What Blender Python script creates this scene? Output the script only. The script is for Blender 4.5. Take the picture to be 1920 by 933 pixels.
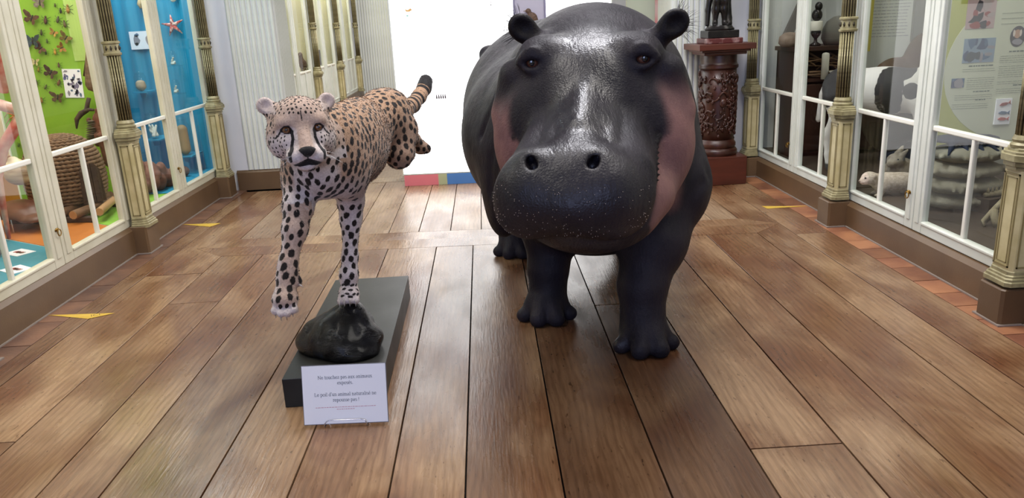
import bpy, bmesh, math, random
import numpy as np
from mathutils import Vector, Matrix, Euler
for o in list(bpy.data.objects): bpy.data.objects.remove(o, do_unlink=True)
SC = bpy.context.scene
COL = SC.collection
# ---------------------------------------------------------------- camera
cd = bpy.data.cameras.new('camera'); cam = bpy.data.objects.new('camera', cd); COL.objects.link(cam)
SC.camera = cam
cd.sensor_width = 36.0; cd.lens = 1443.0/1920.0*36.0; cd.clip_start = 0.05
CR = [[0.998106, -0.056205, 0.025006], [-0.039866, -0.281384, 0.958767], [-0.046851, -0.957948, -0.283092]]
rt, dn, fw = ([CR[i][k] for i in range(3)] for k in range(3))
cam.matrix_world = Matrix(((rt[0], -dn[0], -fw[0], 0.0), (rt[1], -dn[1], -fw[1], 0.0), (rt[2], -dn[2], -fw[2], 1.4), (0, 0, 0, 1)))
# ---------------------------------------------------------------- world and view
w = bpy.data.worlds.new('gallery_air'); SC.world = w; w.use_nodes = True
w.node_tree.nodes['Background'].inputs[0].default_value = (0.86, 0.90, 1.0, 1)
w.node_tree.nodes['Background'].inputs[1].default_value = 0.16
SC.view_settings.view_transform = 'Standard'
try: SC.view_settings.look = 'None'
except Exception: pass
SC.view_settings.gamma = 1.0; SC.view_settings.use_curve_mapping = False
SC.view_settings.exposure = 0.0
# ---------------------------------------------------------------- lights of the gallery
def area(name, loc, target, size, size_y, power, color=(1, 1, 1)):
    d = bpy.data.lights.new(name, 'AREA'); d.shape = 'RECTANGLE'; d.size = size; d.size_y = size_y
    d.energy = power; d.color = color
    o = bpy.data.objects.new(name, d); COL.objects.link(o); o.location = loc
    o.rotation_euler = (Vector(target) - Vector(loc)).to_track_quat('-Z', 'Y').to_euler()
    return o
area('window_light', (-0.9, -3.4, 2.2), (0.2, 3.0, 0.7), 3.6, 2.4, 125, (0.50, 0.60, 1.0))
area('ceiling_light', (0.65, 4.35, 3.9), (0.65, 4.36, 0.0), 1.0, 1.3, 115, (0.97, 0.96, 1.0))
area('ceiling_light', (-1.4, 2.6, 3.9), (-1.4, 2.61, 0.0), 0.7, 2.6, 70, (1.0, 0.95, 0.88))
area('ceiling_light', (1.6, 2.6, 3.9), (1.6, 2.61, 0.0), 0.7, 2.6, 70, (1.0, 0.95, 0.88))
area('far_room_light', (-0.3, 11.5, 3.9), (-0.3, 11.51, 0.0), 3.0, 5.0, 300, (1.0, 0.98, 0.95))

# ---------------------------------------------------------------- helpers
def rgb(h):
    h = h.lstrip('#'); v = [int(h[i:i+2], 16)/255 for i in (0, 2, 4)]
    return tuple(c/12.92 if c <= .04045 else ((c+.055)/1.055)**2.4 for c in v) + (1,)
def col4(c): return rgb(c) if isinstance(c, str) else (tuple(c) + (1,))[:4]
def mat(name, color, rough=0.5, metal=0.0, color2=None, nscale=8.0, nstretch=(1, 1, 1), bump=0.0, bscale=40.0, bstretch=None,
        coat=0.0, emit=None, estr=0.0, alpha=None, contrast=(0.35, 0.65), rand=0.0, spec=0.5, sheen=0.0, rough2=None):
    m = bpy.data.materials.new(name); m.use_nodes = True
    nt = m.node_tree; b = nt.nodes['Principled BSDF']
    b.inputs['Base Color'].default_value = col4(color); b.inputs['Roughness'].default_value = rough
    b.inputs['Metallic'].default_value = metal; b.inputs['Coat Weight'].default_value = coat
    b.inputs['Coat Roughness'].default_value = 0.15
    b.inputs['Specular IOR Level'].default_value = spec; b.inputs['Sheen Weight'].default_value = sheen
    if emit is not None:
        b.inputs['Emission Color'].default_value = col4(emit); b.inputs['Emission Strength'].default_value = estr
    tc = None
    def coords(st):
        nonlocal tc
        if tc is None: tc = nt.nodes.new('ShaderNodeTexCoord')
        mp = nt.nodes.new('ShaderNodeMapping'); mp.inputs['Scale'].default_value = st
        nt.links.new(tc.outputs['Object'], mp.inputs['Vector'])
        if rand:
            oi = nt.nodes.new('ShaderNodeObjectInfo'); cx = nt.nodes.new('ShaderNodeCombineXYZ')
            mu = nt.nodes.new('ShaderNodeMath'); mu.operation = 'MULTIPLY'; mu.inputs[1].default_value = 37.0
            nt.links.new(oi.outputs['Random'], mu.inputs[0])
            for i in range(3): nt.links.new(mu.outputs[0], cx.inputs[i])
            nt.links.new(cx.outputs[0], mp.inputs['Location'])
        return mp.outputs[0]
    last = None
    if color2 is not None:
        n = nt.nodes.new('ShaderNodeTexNoise'); n.inputs['Scale'].default_value = nscale; n.inputs['Detail'].default_value = 6
        nt.links.new(coords(nstretch), n.inputs['Vector'])
        r = nt.nodes.new('ShaderNodeValToRGB'); r.color_ramp.elements[0].position = contrast[0]; r.color_ramp.elements[1].position = contrast[1]
        r.color_ramp.elements[0].color = col4(color); r.color_ramp.elements[1].color = col4(color2)
        nt.links.new(n.outputs['Fac'], r.inputs[0]); last = r.outputs[0]
        if rough2 is not None:
            mr = nt.nodes.new('ShaderNodeMapRange'); mr.inputs['From Min'].default_value = contrast[0]; mr.inputs['From Max'].default_value = contrast[1]
            mr.inputs['To Min'].default_value = rough; mr.inputs['To Max'].default_value = rough2
            nt.links.new(n.outputs['Fac'], mr.inputs['Value']); nt.links.new(mr.outputs[0], b.inputs['Roughness'])
    if rand:
        oi = nt.nodes.new('ShaderNodeObjectInfo'); hs = nt.nodes.new('ShaderNodeHueSaturation')
        mr = nt.nodes.new('ShaderNodeMapRange'); mr.inputs['To Min'].default_value = 1-rand; mr.inputs['To Max'].default_value = 1+rand
        nt.links.new(oi.outputs['Random'], mr.inputs['Value']); nt.links.new(mr.outputs[0], hs.inputs['Value'])
        if last is None: hs.inputs['Color'].default_value = col4(color)
        else: nt.links.new(last, hs.inputs['Color'])
        last = hs.outputs[0]
    if last is not None: nt.links.new(last, b.inputs['Base Color'])
    if bump:
        n = nt.nodes.new('ShaderNodeTexNoise'); n.inputs['Scale'].default_value = bscale; n.inputs['Detail'].default_value = 5
        nt.links.new(coords(bstretch or nstretch), n.inputs['Vector'])
        bp = nt.nodes.new('ShaderNodeBump'); bp.inputs['Strength'].default_value = bump; bp.inputs['Distance'].default_value = 0.01
        nt.links.new(n.outputs['Fac'], bp.inputs['Height']); nt.links.new(bp.outputs[0], b.inputs['Normal'])
    m.diffuse_color = col4(color)
    return m
class MB:
    """collects faces for one mesh object"""
    def __init__(s): s.v = []; s.f = []; s.mi = []; s.cur = 0
    def add(s, vs, fs):
        n = len(s.v); s.v += [tuple(v) for v in vs]; s.f += [tuple(i+n for i in f) for f in fs]; s.mi += [s.cur]*len(fs); return s
    def box(s, x0, x1, y0, y1, z0, z1):
        v = [(x, y, z) for z in (z0, z1) for y in (y0, y1) for x in (x0, x1)]
        return s.add(v, [(0, 2, 3, 1), (4, 5, 7, 6), (0, 1, 5, 4), (2, 6, 7, 3), (0, 4, 6, 2), (1, 3, 7, 5)])
    def prism(s, poly, z0, z1, axis=2, bev=0.0):
        """extrude polygon; axis 2: poly (x,y); axis 1: poly (x,z) along y; axis 0: poly (y,z) along x"""
        def P(a, b, c): return (a, b, c) if axis == 2 else ((a, c, b) if axis == 1 else (c, a, b))
        n = len(poly)
        if bev:
            cx = sum(p[0] for p in poly)/n; cy = sum(p[1] for p in poly)/n
            def ins(p):
                dx, dy = cx-p[0], cy-p[1]
                return (p[0] + (bev if dx > 0 else -bev), p[1] + (bev if dy > 0 else -bev))
            rings = [(poly, z0), (poly, z1-bev), ([ins(p) for p in poly], z1)]
        else: rings = [(poly, z0), (poly, z1)]
        v = [P(p[0], p[1], z) for r, z in rings for p in r]; f = []
        for k in range(len(rings)-1):
            for i in range(n):
                j = (i+1) % n; f.append((k*n+i, k*n+j, (k+1)*n+j, (k+1)*n+i))
        f.append(tuple(reversed(range(n)))); f.append(tuple((len(rings)-1)*n+i for i in range(n)))
        return s.add(v, f)
    def lathe(s, prof, c=(0, 0, 0), n=16, squash=(1, 1), rot=0.0, cap=True):
        v = []; f = []
        for r, z in prof:
            for i in range(n):
                a = rot + 2*math.pi*i/n
                v.append((c[0]+r*math.cos(a)*squash[0], c[1]+r*math.sin(a)*squash[1], c[2]+z))
        for k in range(len(prof)-1):
            for i in range(n):
                j = (i+1) % n; f.append((k*n+i, k*n+j, (k+1)*n+j, (k+1)*n+i))
        if cap:
            f.append(tuple(reversed(range(n)))); f.append(tuple((len(prof)-1)*n+i for i in range(n)))
        return s.add(v, f)
    def tube(s, pts, rad, n=8, cap=True, closed=False):
        pts = [Vector(p) for p in pts]; m = len(pts)
        R = rad if isinstance(rad, (list, tuple)) else [rad]*m
        v = []; f = []; up = None
        for i, p in enumerate(pts):
            if closed: t = (pts[(i+1) % m]-pts[i-1]).normalized()
            else: t = (pts[min(i+1, m-1)]-pts[max(i-1, 0)]).normalized()
            if up is None:
                up = Vector((0, 0, 1)) if abs(t.z) < .9 else Vector((1, 0, 0))
            a = t.cross(up).normalized(); b = a.cross(t).normalized(); up = b
            for k in range(n):
                th = 2*math.pi*k/n; v.append(p + (a*math.cos(th)+b*math.sin(th))*R[i])
        segs = m if closed else m-1
        for i in range(segs):
            i2 = (i+1) % m
            for k in range(n):
                k2 = (k+1) % n; f.append((i*n+k, i*n+k2, i2*n+k2, i2*n+k))
        if cap and not closed:
            f.append(tuple(reversed(range(n)))); f.append(tuple((m-1)*n+k for k in range(n)))
        return s.add(v, f)
    def ball(s, c, r, n=12, m=8, rot=None):
        if not isinstance(r, (tuple, list)): r = (r, r, r)
        v = []; f = []
        for i in range(m+1):
            ph = math.pi*i/m
            for k in range(n):
                th = 2*math.pi*k/n
                p = Vector((r[0]*math.sin(ph)*math.cos(th), r[1]*math.sin(ph)*math.sin(th), r[2]*math.cos(ph)))
                if rot is not None: p = rot @ p
                v.append((c[0]+p.x, c[1]+p.y, c[2]+p.z))
        for i in range(m):
            for k in range(n):
                k2 = (k+1) % n; f.append((i*n+k, (i+1)*n+k, (i+1)*n+k2, i*n+k2))
        return s.add(v, f)
    def build(s, name, mats, parent=None, smooth=False, bevel=0.0, loc=None, rot=None, sub=0):
        me = bpy.data.meshes.new(name); me.from_pydata(s.v, [], s.f); me.update()
        if not isinstance(mats, (list, tuple)): mats = [mats]
        for m in mats: me.materials.append(m)
        if len(mats) > 1: me.polygons.foreach_set('material_index', s.mi)
        bm = bmesh.new(); bm.from_mesh(me); bmesh.ops.remove_doubles(bm, verts=bm.verts, dist=1e-6)
        bmesh.ops.recalc_face_normals(bm, faces=bm.faces); bm.to_mesh(me); bm.free()
        if smooth is True: me.polygons.foreach_set('use_smooth', [True]*len(me.polygons))
        elif smooth: me.polygons.foreach_set('use_smooth', [True]*len(me.polygons)); me.set_sharp_from_angle(angle=smooth)
        o = bpy.data.objects.new(name, me); COL.objects.link(o)
        if loc is not None: o.location = loc
        if rot is not None: o.rotation_euler = rot
        if parent is not None: o.parent = parent
        if bevel:
            md = o.modifiers.new('bevel', 'BEVEL'); md.width = bevel; md.segments = 2; md.limit_method = 'ANGLE'
        if sub:
            md = o.modifiers.new('sub', 'SUBSURF'); md.levels = sub; md.render_levels = sub
        return o
def tag(o, label=None, cat=None, group=None, kind=None):
    if label: o['label'] = label
    if cat: o['category'] = cat
    if group: o['group'] = group
    if kind: o['kind'] = kind
    return o
def empty(name, loc=(0, 0, 0), rz=0.0, label=None, cat=None, group=None, kind=None):
    o = bpy.data.objects.new(name, None); COL.objects.link(o); o.location = loc; o.rotation_euler = (0, 0, rz)
    o.empty_display_size = 0.1
    return tag(o, label, cat, group, kind)
def dup(root, loc=None, rot=None, parent=None, scale=None):
    c = root.copy(); COL.objects.link(c); c.parent = parent
    if loc is not None: c.location = loc
    if rot is not None: c.rotation_euler = rot if isinstance(rot, (tuple, list, Euler)) else (0, 0, rot)
    if scale is not None: c.scale = (scale,)*3 if not isinstance(scale, (tuple, list)) else scale
    for ch in list(root.children): dup(ch, parent=c)
    return c
def link_mesh(name, me, parent=None, loc=(0, 0, 0), rot=(0, 0, 0), scale=(1, 1, 1)):
    o = bpy.data.objects.new(name, me); COL.objects.link(o); o.location = loc; o.rotation_euler = rot; o.scale = scale; o.parent = parent
    return o
rng = random.Random(7)
# ---------------------------------------------------------------- implicit-surface modeller for bodies
class SDF:
    def __init__(s, lo, hi, h):
        s.lo = np.array(lo, float); s.h = h
        s.n = np.ceil((np.array(hi)-s.lo)/h).astype(int)+1
        s.D = np.full(s.n, 1.0, np.float32)
    def _win(s, lo, hi):
        a = np.clip(np.floor((np.array(lo)-s.lo)/s.h).astype(int), 0, s.n); b = np.clip(np.ceil((np.array(hi)-s.lo)/s.h).astype(int)+1, 0, s.n)
        sl = tuple(slice(a[i], b[i]) for i in range(3))
        g = [(np.arange(a[i], b[i])*s.h+s.lo[i]).astype(np.float32) for i in range(3)]
        return sl, g[0][:, None, None], g[1][None, :, None], g[2][None, None, :]
    def _mix(s, sl, d, k, op):
        D = s.D[sl]
        if op == 'sub':
            d = -d
            h = np.clip(0.5-0.5*(D-d)/k, 0, 1); s.D[sl] = D*(1-h)+d*h+k*h*(1-h)
        else:
            h = np.clip(0.5+0.5*(D-d)/k, 0, 1); s.D[sl] = D*(1-h)+d*h-k*h*(1-h)
    def ell(s, c, r, k=0.03, R=None, op='add'):
        c = np.array(c, float); m = max(r)+k+3*s.h
        sl, X, Y, Z = s._win(c-m, c+m)
        x, y, z = X-c[0], Y-c[1], Z-c[2]
        if R is not None:   # rows of R: local axes in world
            x, y, z = (R[i][0]*x+R[i][1]*y+R[i][2]*z for i in range(3))
        k0 = np.sqrt((x/r[0])**2+(y/r[1])**2+(z/r[2])**2); k1 = np.sqrt((x/r[0]**2)**2+(y/r[1]**2)**2+(z/r[2]**2)**2)
        d = k0*(k0-1)/np.maximum(k1, 1e-6)
        d = np.where(k0 < 1e-4, -min(r), d)
        s._mix(sl, d.astype(np.float32), k, op)
    def cone(s, a, b, ra, rb, k=0.03, op='add'):
        a = np.array(a, float); b = np.array(b, float); m = max(ra, rb)+k+3*s.h
        sl, X, Y, Z = s._win(np.minimum(a, b)-m, np.maximum(a, b)+m)
        ab = b-a; L = ab.dot(ab)+1e-12
        t = np.clip(((X-a[0])*ab[0]+(Y-a[1])*ab[1]+(Z-a[2])*ab[2])/L, 0, 1)
        d = np.sqrt((X-a[0]-t*ab[0])**2+(Y-a[1]-t*ab[1])**2+(Z-a[2]-t*ab[2])**2)-(ra+(rb-ra)*t)
        s._mix(sl, d.astype(np.float32), k, op)
    def chain(s, pts, k=0.03, op='add'):
        for (p, r), (q, t) in zip(pts[:-1], pts[1:]): s.cone(p, q, r, t, k, op)
    def floor(s, z):
        sl, X, Y, Z = s._win(s.lo, (1e3, 1e3, z+0.05)); s.D[sl] = np.maximum(s.D[sl], z-Z)
    def smooth(s, it=1):
        for _ in range(it):
            for ax in range(3):
                D = s.D; A = D.copy()
                i0 = [slice(None)]*3; i1 = [slice(None)]*3; i2 = [slice(None)]*3
                i0[ax] = slice(0, -2); i1[ax] = slice(1, -1); i2[ax] = slice(2, None)
                A[tuple(i1)] = .25*D[tuple(i0)]+.5*D[tuple(i1)]+.25*D[tuple(i2)]
                s.D = A
    def mesh(s, name):
        import openvdb
        g = openvdb.FloatGrid(4*s.h); D = np.clip(s.D, -4*s.h, 4*s.h)
        g.copyFromArray(D, tolerance=0.0)
        P, Q = g.convertToQuads(0.0)
        P = np.asarray(P, np.float64)*s.h+s.lo; Q = np.asarray(Q)
        me = bpy.data.meshes.new(name); me.vertices.add(len(P)); me.vertices.foreach_set('co', P.ravel())
        me.loops.add(Q.size); me.polygons.add(len(Q)); me.loops.foreach_set('vertex_index', Q[:, ::-1].ravel())
        me.polygons.foreach_set('loop_start', np.arange(0, Q.size, 4)); me.polygons.foreach_set('loop_total', np.full(len(Q), 4))
        me.polygons.foreach_set('use_smooth', np.ones(len(Q), bool)); me.update(calc_edges=True); me.validate()
        return me, P
def fattr(me, name, vals):
    a = me.attributes.new(name, 'FLOAT', 'POINT'); a.data.foreach_set('value', np.asarray(vals, np.float32))
def sstep(a, b, x):
    t = np.clip((x-a)/(b-a), 0, 1); return t*t*(3-2*t)
# ================================================================ shared materials
def oak_material(name, lo, hi, red, rough=.30):
    m = bpy.data.materials.new(name); m.use_nodes = True; nt = m.node_tree; b = nt.nodes['Principled BSDF']; N = nt.nodes.new; Lk = nt.links.new
    tc = N('ShaderNodeTexCoord'); oi = N('ShaderNodeObjectInfo')
    mu = N('ShaderNodeMath'); mu.operation = 'MULTIPLY'; mu.inputs[1].default_value = 53.0; Lk(oi.outputs['Random'], mu.inputs[0])
    cx = N('ShaderNodeCombineXYZ'); Lk(mu.outputs[0], cx.inputs[0]); Lk(mu.outputs[0], cx.inputs[1]); Lk(mu.outputs[0], cx.inputs[2])
    def coords(st):
        mp = N('ShaderNodeMapping'); mp.inputs['Scale'].default_value = st; Lk(tc.outputs['Object'], mp.inputs['Vector']); Lk(cx.outputs[0], mp.inputs['Location']); return mp.outputs[0]
    def noise(sc, st, det=6, dist=0.0):
        t = N('ShaderNodeTexNoise'); t.inputs['Scale'].default_value = sc; t.inputs['Detail'].default_value = det; t.inputs['Distortion'].default_value = dist
        Lk(coords(st), t.inputs['Vector']); return t.outputs['Fac']
    def ramp(x, stops):
        rp = N('ShaderNodeValToRGB')
        while len(rp.color_ramp.elements) < len(stops): rp.color_ramp.elements.new(.5)
        for e, (p, c) in zip(rp.color_ramp.elements, stops): e.position = p; e.color = col4(c)
        Lk(x, rp.inputs[0]); return rp.outputs[0]
    def mix(f, a, c, mode='MIX'):
        mx = N('ShaderNodeMix'); mx.data_type = 'RGBA'; mx.blend_type = mode
        if isinstance(f, float): mx.inputs['Factor'].default_value = f
        else: Lk(f, mx.inputs['Factor'])
        Lk(a, mx.inputs[6]); Lk(c, mx.inputs[7]); return mx.outputs[2]
    big = ramp(noise(1.9, (1.5, .7, 1), 6, .6), [(.31, red), (.46, lo), (.66, hi)])
    # flowing growth rings
    wv = N('ShaderNodeTexWave'); wv.wave_type = 'BANDS'; wv.bands_direction = 'X'; wv.inputs['Scale'].default_value = 9.0
    wv.inputs['Distortion'].default_value = 9.0; wv.inputs['Detail'].default_value = 3; wv.inputs['Detail Scale'].default_value = .8; Lk(coords((1.2, .28, 1)), wv.inputs['Vector'])
    ring = ramp(wv.outputs['Fac'], [(.0, (.74, .71, .68)), (.6, (1.06, 1.06, 1.06))])
    fine = ramp(noise(9.0, (14, 1.0, 4), 8), [(.32, (.66, .62, .58)), (.60, (1.08, 1.08, 1.08))])
    fleck = ramp(noise(26.0, (3.0, .8, 1), 3), [(.27, (.35, .30, .26)), (.34, (1, 1, 1))])
    worn = ramp(noise(3.2, (2.6, .55, 1), 7, 1.2), [(.56, (1, 1, 1)), (.70, (1.20, 1.22, 1.24))])
    c = mix(.9, big, worn, 'MULTIPLY'); c = mix(.6, c, ring, 'MULTIPLY'); c = mix(.5, c, fine, 'MULTIPLY'); c = mix(.8, c, fleck, 'MULTIPLY')
    hs = N('ShaderNodeHueSaturation'); mr = N('ShaderNodeMapRange'); mr.inputs['To Min'].default_value = .90; mr.inputs['To Max'].default_value = 1.10
    Lk(oi.outputs['Random'], mr.inputs['Value']); Lk(mr.outputs[0], hs.inputs['Value']); Lk(c, hs.inputs['Color']); Lk(hs.outputs[0], b.inputs['Base Color'])
    r = N('ShaderNodeMapRange'); r.inputs['From Min'].default_value = .3; r.inputs['From Max'].default_value = .7; r.inputs['To Min'].default_value = rough-.06; r.inputs['To Max'].default_value = rough+.16
    Lk(noise(3.0, (2, .7, 1), 5), r.inputs['Value']); Lk(r.outputs[0], b.inputs['Roughness'])
    ad = N('ShaderNodeMath'); ad.operation = 'ADD'; Lk(noise(9.0, (12, 1.0, 4), 8), ad.inputs[0]); Lk(noise(5.0, (1, 1, 1), 4), ad.inputs[1])
    bp = N('ShaderNodeBump'); bp.inputs['Strength'].default_value = .16; bp.inputs['Distance'].default_value = .006; Lk(ad.outputs[0], bp.inputs['Height']); Lk(bp.outputs[0], b.inputs['Normal'])
    return m
M = {}
M['oak'] = oak_material('waxed_oak', (.178, .088, .042), (.310, .190, .104), (.128, .050, .022), .22)
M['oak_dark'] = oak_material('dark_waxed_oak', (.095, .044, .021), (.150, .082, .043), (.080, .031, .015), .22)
M['oak_far'] = oak_material('pale_oak', (.25, .155, .09), (.35, .24, .15), (.19, .10, .055), .26)
M['tile'] = mat('terracotta', (.20, .075, .040), .45, color2=(.34, .15, .07), nscale=5, bump=.15, bscale=60, rand=.28)
M['tile_dull'] = mat('worn_terracotta', (.12, .060, .040), .45, color2=(.21, .105, .06), nscale=6, bump=.15, bscale=60, rand=.2)
M['dark'] = mat('dark_subfloor', (.012, .009, .007), .9)  # dark slab under the planks, seen through the joints
M['plinth'] = mat('brown_paint', '#6a5239', .38, color2='#5d4630', nscale=3, bump=.04, bscale=90)
M['caulk'] = mat('grey_caulk', '#8d8177', .6)
M['cream'] = mat('cream_paint', '#d6d2bd', .38, color2='#c9c4ab', nscale=4, bump=.03, bscale=60)
M['white_frame'] = mat('white_paint', '#dcdfd6', .36, color2='#cfd2c6', nscale=4, bump=.03, bscale=60)
M['rail'] = mat('glazing_bar_paint', '#e9e7da', .35)
M['ped'] = mat('pedestal_cream', '#c9bd92', .40, color2='#b3a677', nscale=9, bump=.05)
M['ped_line'] = mat('pedestal_line', '#85784f', .45)
M['gilt'] = mat('dull_gilt', '#a39a74', .42, metal=.12, color2='#7f7654', nscale=22, bump=.1)
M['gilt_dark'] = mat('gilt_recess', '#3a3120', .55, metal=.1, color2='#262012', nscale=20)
M['wallw'] = mat('white_wall', '#dcdde2', .6, color2='#d3d5da', nscale=2)
M['rib'] = mat('ribbed_paint', '#d8dbd3', .5, color2='#cbcfc6', nscale=2)
M['brass'] = mat('brass', '#b08a3e', .28, metal=.9, color2='#6e5322', nscale=30)
def glass_material():
    m = bpy.data.materials.new('window_glass'); m.use_nodes = True; nt = m.node_tree; nt.nodes.remove(nt.nodes['Principled BSDF'])
    o = nt.nodes['Material Output']; t = nt.nodes.new('ShaderNodeBsdfTransparent'); t.inputs[0].default_value = (.95, .965, .955, 1)
    g = nt.nodes.new('ShaderNodeBsdfGlossy'); g.inputs['Roughness'].default_value = .015; f = nt.nodes.new('ShaderNodeFresnel'); f.inputs['IOR'].default_value = 1.30
    mx = nt.nodes.new('ShaderNodeMixShader'); ge = nt.nodes.new('ShaderNodeNewGeometry'); fs = nt.nodes.new('ShaderNodeMath'); fs.operation = 'SUBTRACT'; fs.use_clamp = True
    nt.links.new(f.outputs[0], fs.inputs[0]); nt.links.new(ge.outputs['Backfacing'], fs.inputs[1]); nt.links.new(fs.outputs[0], mx.inputs[0]); nt.links.new(t.outputs[0], mx.inputs[1]); nt.links.new(g.outputs[0], mx.inputs[2]); nt.links.new(mx.outputs[0], o.inputs[0])
    return m
M['glass'] = glass_material()

# ================================================================ floor: planks, cross band and edge tiles as separate pieces
fl = MB().box(-3.9, 3.9, -1.6, 17.0, -.06, -.022).build('floor', M['dark']); tag(fl, kind='structure')
yn = lambda x: 4.878-.045*x
ym = lambda x: 5.080-.047*x
yf = lambda x: 5.275-.057*x
G = .0030
def plank(poly, m, name='plank', lift=None):
    cx = sum(p[0] for p in poly)/len(poly); cy = sum(p[1] for p in poly)/len(poly)
    z = rng.uniform(-.0016, .0) if lift is None else lift
    q = [(x+(G if x < cx else -G), y+(G if y < cy else -G)) for x, y in poly]
    return MB().prism([(x, y) for x, y in q], -.022, z, bev=.0007).build(name, m, fl)
seams = [-1.80, -1.52, -1.308, -.97, -.69, -.369, -.128, .179, .501, .818, 1.132, 1.405, 1.735]
joints = {0: [4.05], 1: [], 2: [1.1], 3: [], 4: [1.4], 5: [], 6: [], 7: [1.2], 8: [3.65], 9: [2.24], 10: [], 11: [1.3]}
for i, (a, b) in enumerate(zip(seams[:-1], seams[1:])):
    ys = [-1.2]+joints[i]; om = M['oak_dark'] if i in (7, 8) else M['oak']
    for k, y0 in enumerate(ys):
        if k+1 < len(ys): plank([(a, y0), (b, y0), (b, ys[k+1]), (a, ys[k+1])], om)
        else: plank([(a, y0), (b, y0), (b, yn(b)), (a, yn(a))], om)
# cross band, its ends cut to arrow points
for x0, x1, f0, f1, e0, e1, l, r in ((-1.81, .045, yn, ym, None, None, (-2.035, 5.18), None), (.045, 1.735, yn, ym, None, None, None, (1.95, 4.995)),
                                     (-1.81, .046, ym, yf, None, None, (-2.035, 5.18), None), (.046, 1.735, ym, yf, None, None, None, (1.95, 4.995))):
    near = f0 is yn
    if l: P = [(x0, f0(x0)), (x1, f0(x1)), (x1, f1(x1)), l] if near else [l, (x1, f0(x1)), (x1, f1(x1)), (x0, f1(x0))]
    else: P = [(x0, f0(x0)), (x1, f0(x1)), r, (x0, f1(x0))] if near else [(x0, f0(x0)), r, (x1, f1(x1)), (x0, f1(x0))]
    z = rng.uniform(-.001, 0); MB().prism(P, -.022, z).build('border_board', M['oak'], fl)
def notch(xo, xi, tip, y0, y1, side):
    yi = yn(xi), yf(xi)
    P = [(xo, y0), (xi-side*G, y0), (xi-side*G, yi[0]), (tip[0]-side*.006, tip[1]), (xi-side*G, yi[1]), (xi-side*G, y1), (xo, y1)]
    MB().prism(P if side > 0 else P[::-1], -.022, -.0012).build('plank', M['oak'], fl)
plank([(-2.15, -1.2), (-1.80, -1.2), (-1.80, 2.6), (-2.15, 2.6)], M['oak']); plank([(-2.15, 2.6), (-1.80, 2.6), (-1.80, 4.6), (-2.15, 4.6)], M['oak'])
notch(-2.15+G, -1.80, (-2.035, 5.18), 4.6+G, 7.10, 1)
plank([(1.735, -1.2), (1.956, -1.2), (1.956, 1.9), (1.735, 1.9)], M['oak']); notch(1.956-G, 1.735, (1.95-.012, 4.995), 1.9+G, 6.7, -1)
for a, b, ys in ((-2.27, -2.15, (-1.2, 1.9, 4.6, 7.1)), (1.956, 2.187, (-1.2, 1.2, 4.72, 6.7))):
    for y0, y1 in zip(ys[:-1], ys[1:]): plank([(a, y0), (b, y0), (b, y1), (a, y1)], M['oak'])
fs = [-1.80, -1.55, -1.255, -.97, -.734, -.518, -.292, -.073, .16, .39, .63, .86, 1.10, 1.33, 1.55, 1.735]
for a, b in zip(fs[:-1], fs[1:]): plank([(a, yf(a)), (b, yf(b)), (b, 7.2), (a, 7.2)], M['oak_far'])
for y0, y1 in ((7.2, 7.45), (7.45, 7.82), (7.82, 8.1), (8.1, 8.45)): plank([(-1.9, y0), (1.9, y0), (1.9, y1), (-1.9, y1)], M['oak_far'], 'threshold_board')
x = -2.43
while x < 2.4: plank([(x, 8.45), (x+.36, 8.45), (x+.36, 15.9), (x, 15.9)], M['oak_far']); x += .36
y = -.2
while y < 7.0:                                                        # left tiles
    L = rng.uniform(.23, .33); plank([(-2.425, y), (-2.27, y), (-2.27, y+L), (-2.425, y+L)], M['tile_dull'], 'tile'); y += L
y = 2.0
while y < 6.6:
    L = rng.uniform(.17, .23); plank([(2.187, y), (2.345, y), (2.345, y+L), (2.187, y+L)], M['tile'], 'tile'); y += L
# ================================================================ plinths with a block under every pilaster
def plinth(name, x, s, y0, y1, blocks, h, bl_out):
    """s=+1: left wall (room towards +x), s=-1: right wall"""
    pr = [(x, 0), (x, h-.022), (x-s*.012, h-.010), (x-s*.022, h), (x-s*.12, h), (x-s*.12, 0)]
    o = MB().prism(pr, y0, y1, 1).build(name, M['plinth'], smooth=False); tag(o, kind='structure')
    MB().box(min(x, x+s*.008), max(x, x+s*.008), y0, y1, 0, .007).build('caulk_line', M['caulk'], o)
    for a, b, out in blocks:
        q = [(x-s*.02, a), (x+s*(out-.012), a), (x+s*out, a+.012), (x+s*out, b-.012), (x+s*(out-.012), b), (x-s*.02, b)]
        k = MB(); k.prism(q, 0, h+.004, 2, bev=.006); k.build('plinth_block', M['plinth'], o)
        k = MB(); g = .008; q2 = [(x-s*.02, a-g), (x+s*(out+g), a-g), (x+s*(out+g), b+g), (x-s*.02, b+g)]; k.prism(q2, 0, .007).build('caulk_line', M['caulk'], o)
    return o
plinth('baseboard_left', -2.42, 1, -.3, 7.19, [(3.22, 3.40, .10), (5.12, 5.31, .09), (6.86, 7.05, .10)], .188, .1)
plinth('baseboard_right', 2.335, -1, 1.6, 6.75, [(3.10, 3.27, .11), (4.83, 5.01, .12), (6.55, 6.74, .08)], .165, .1)
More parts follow.
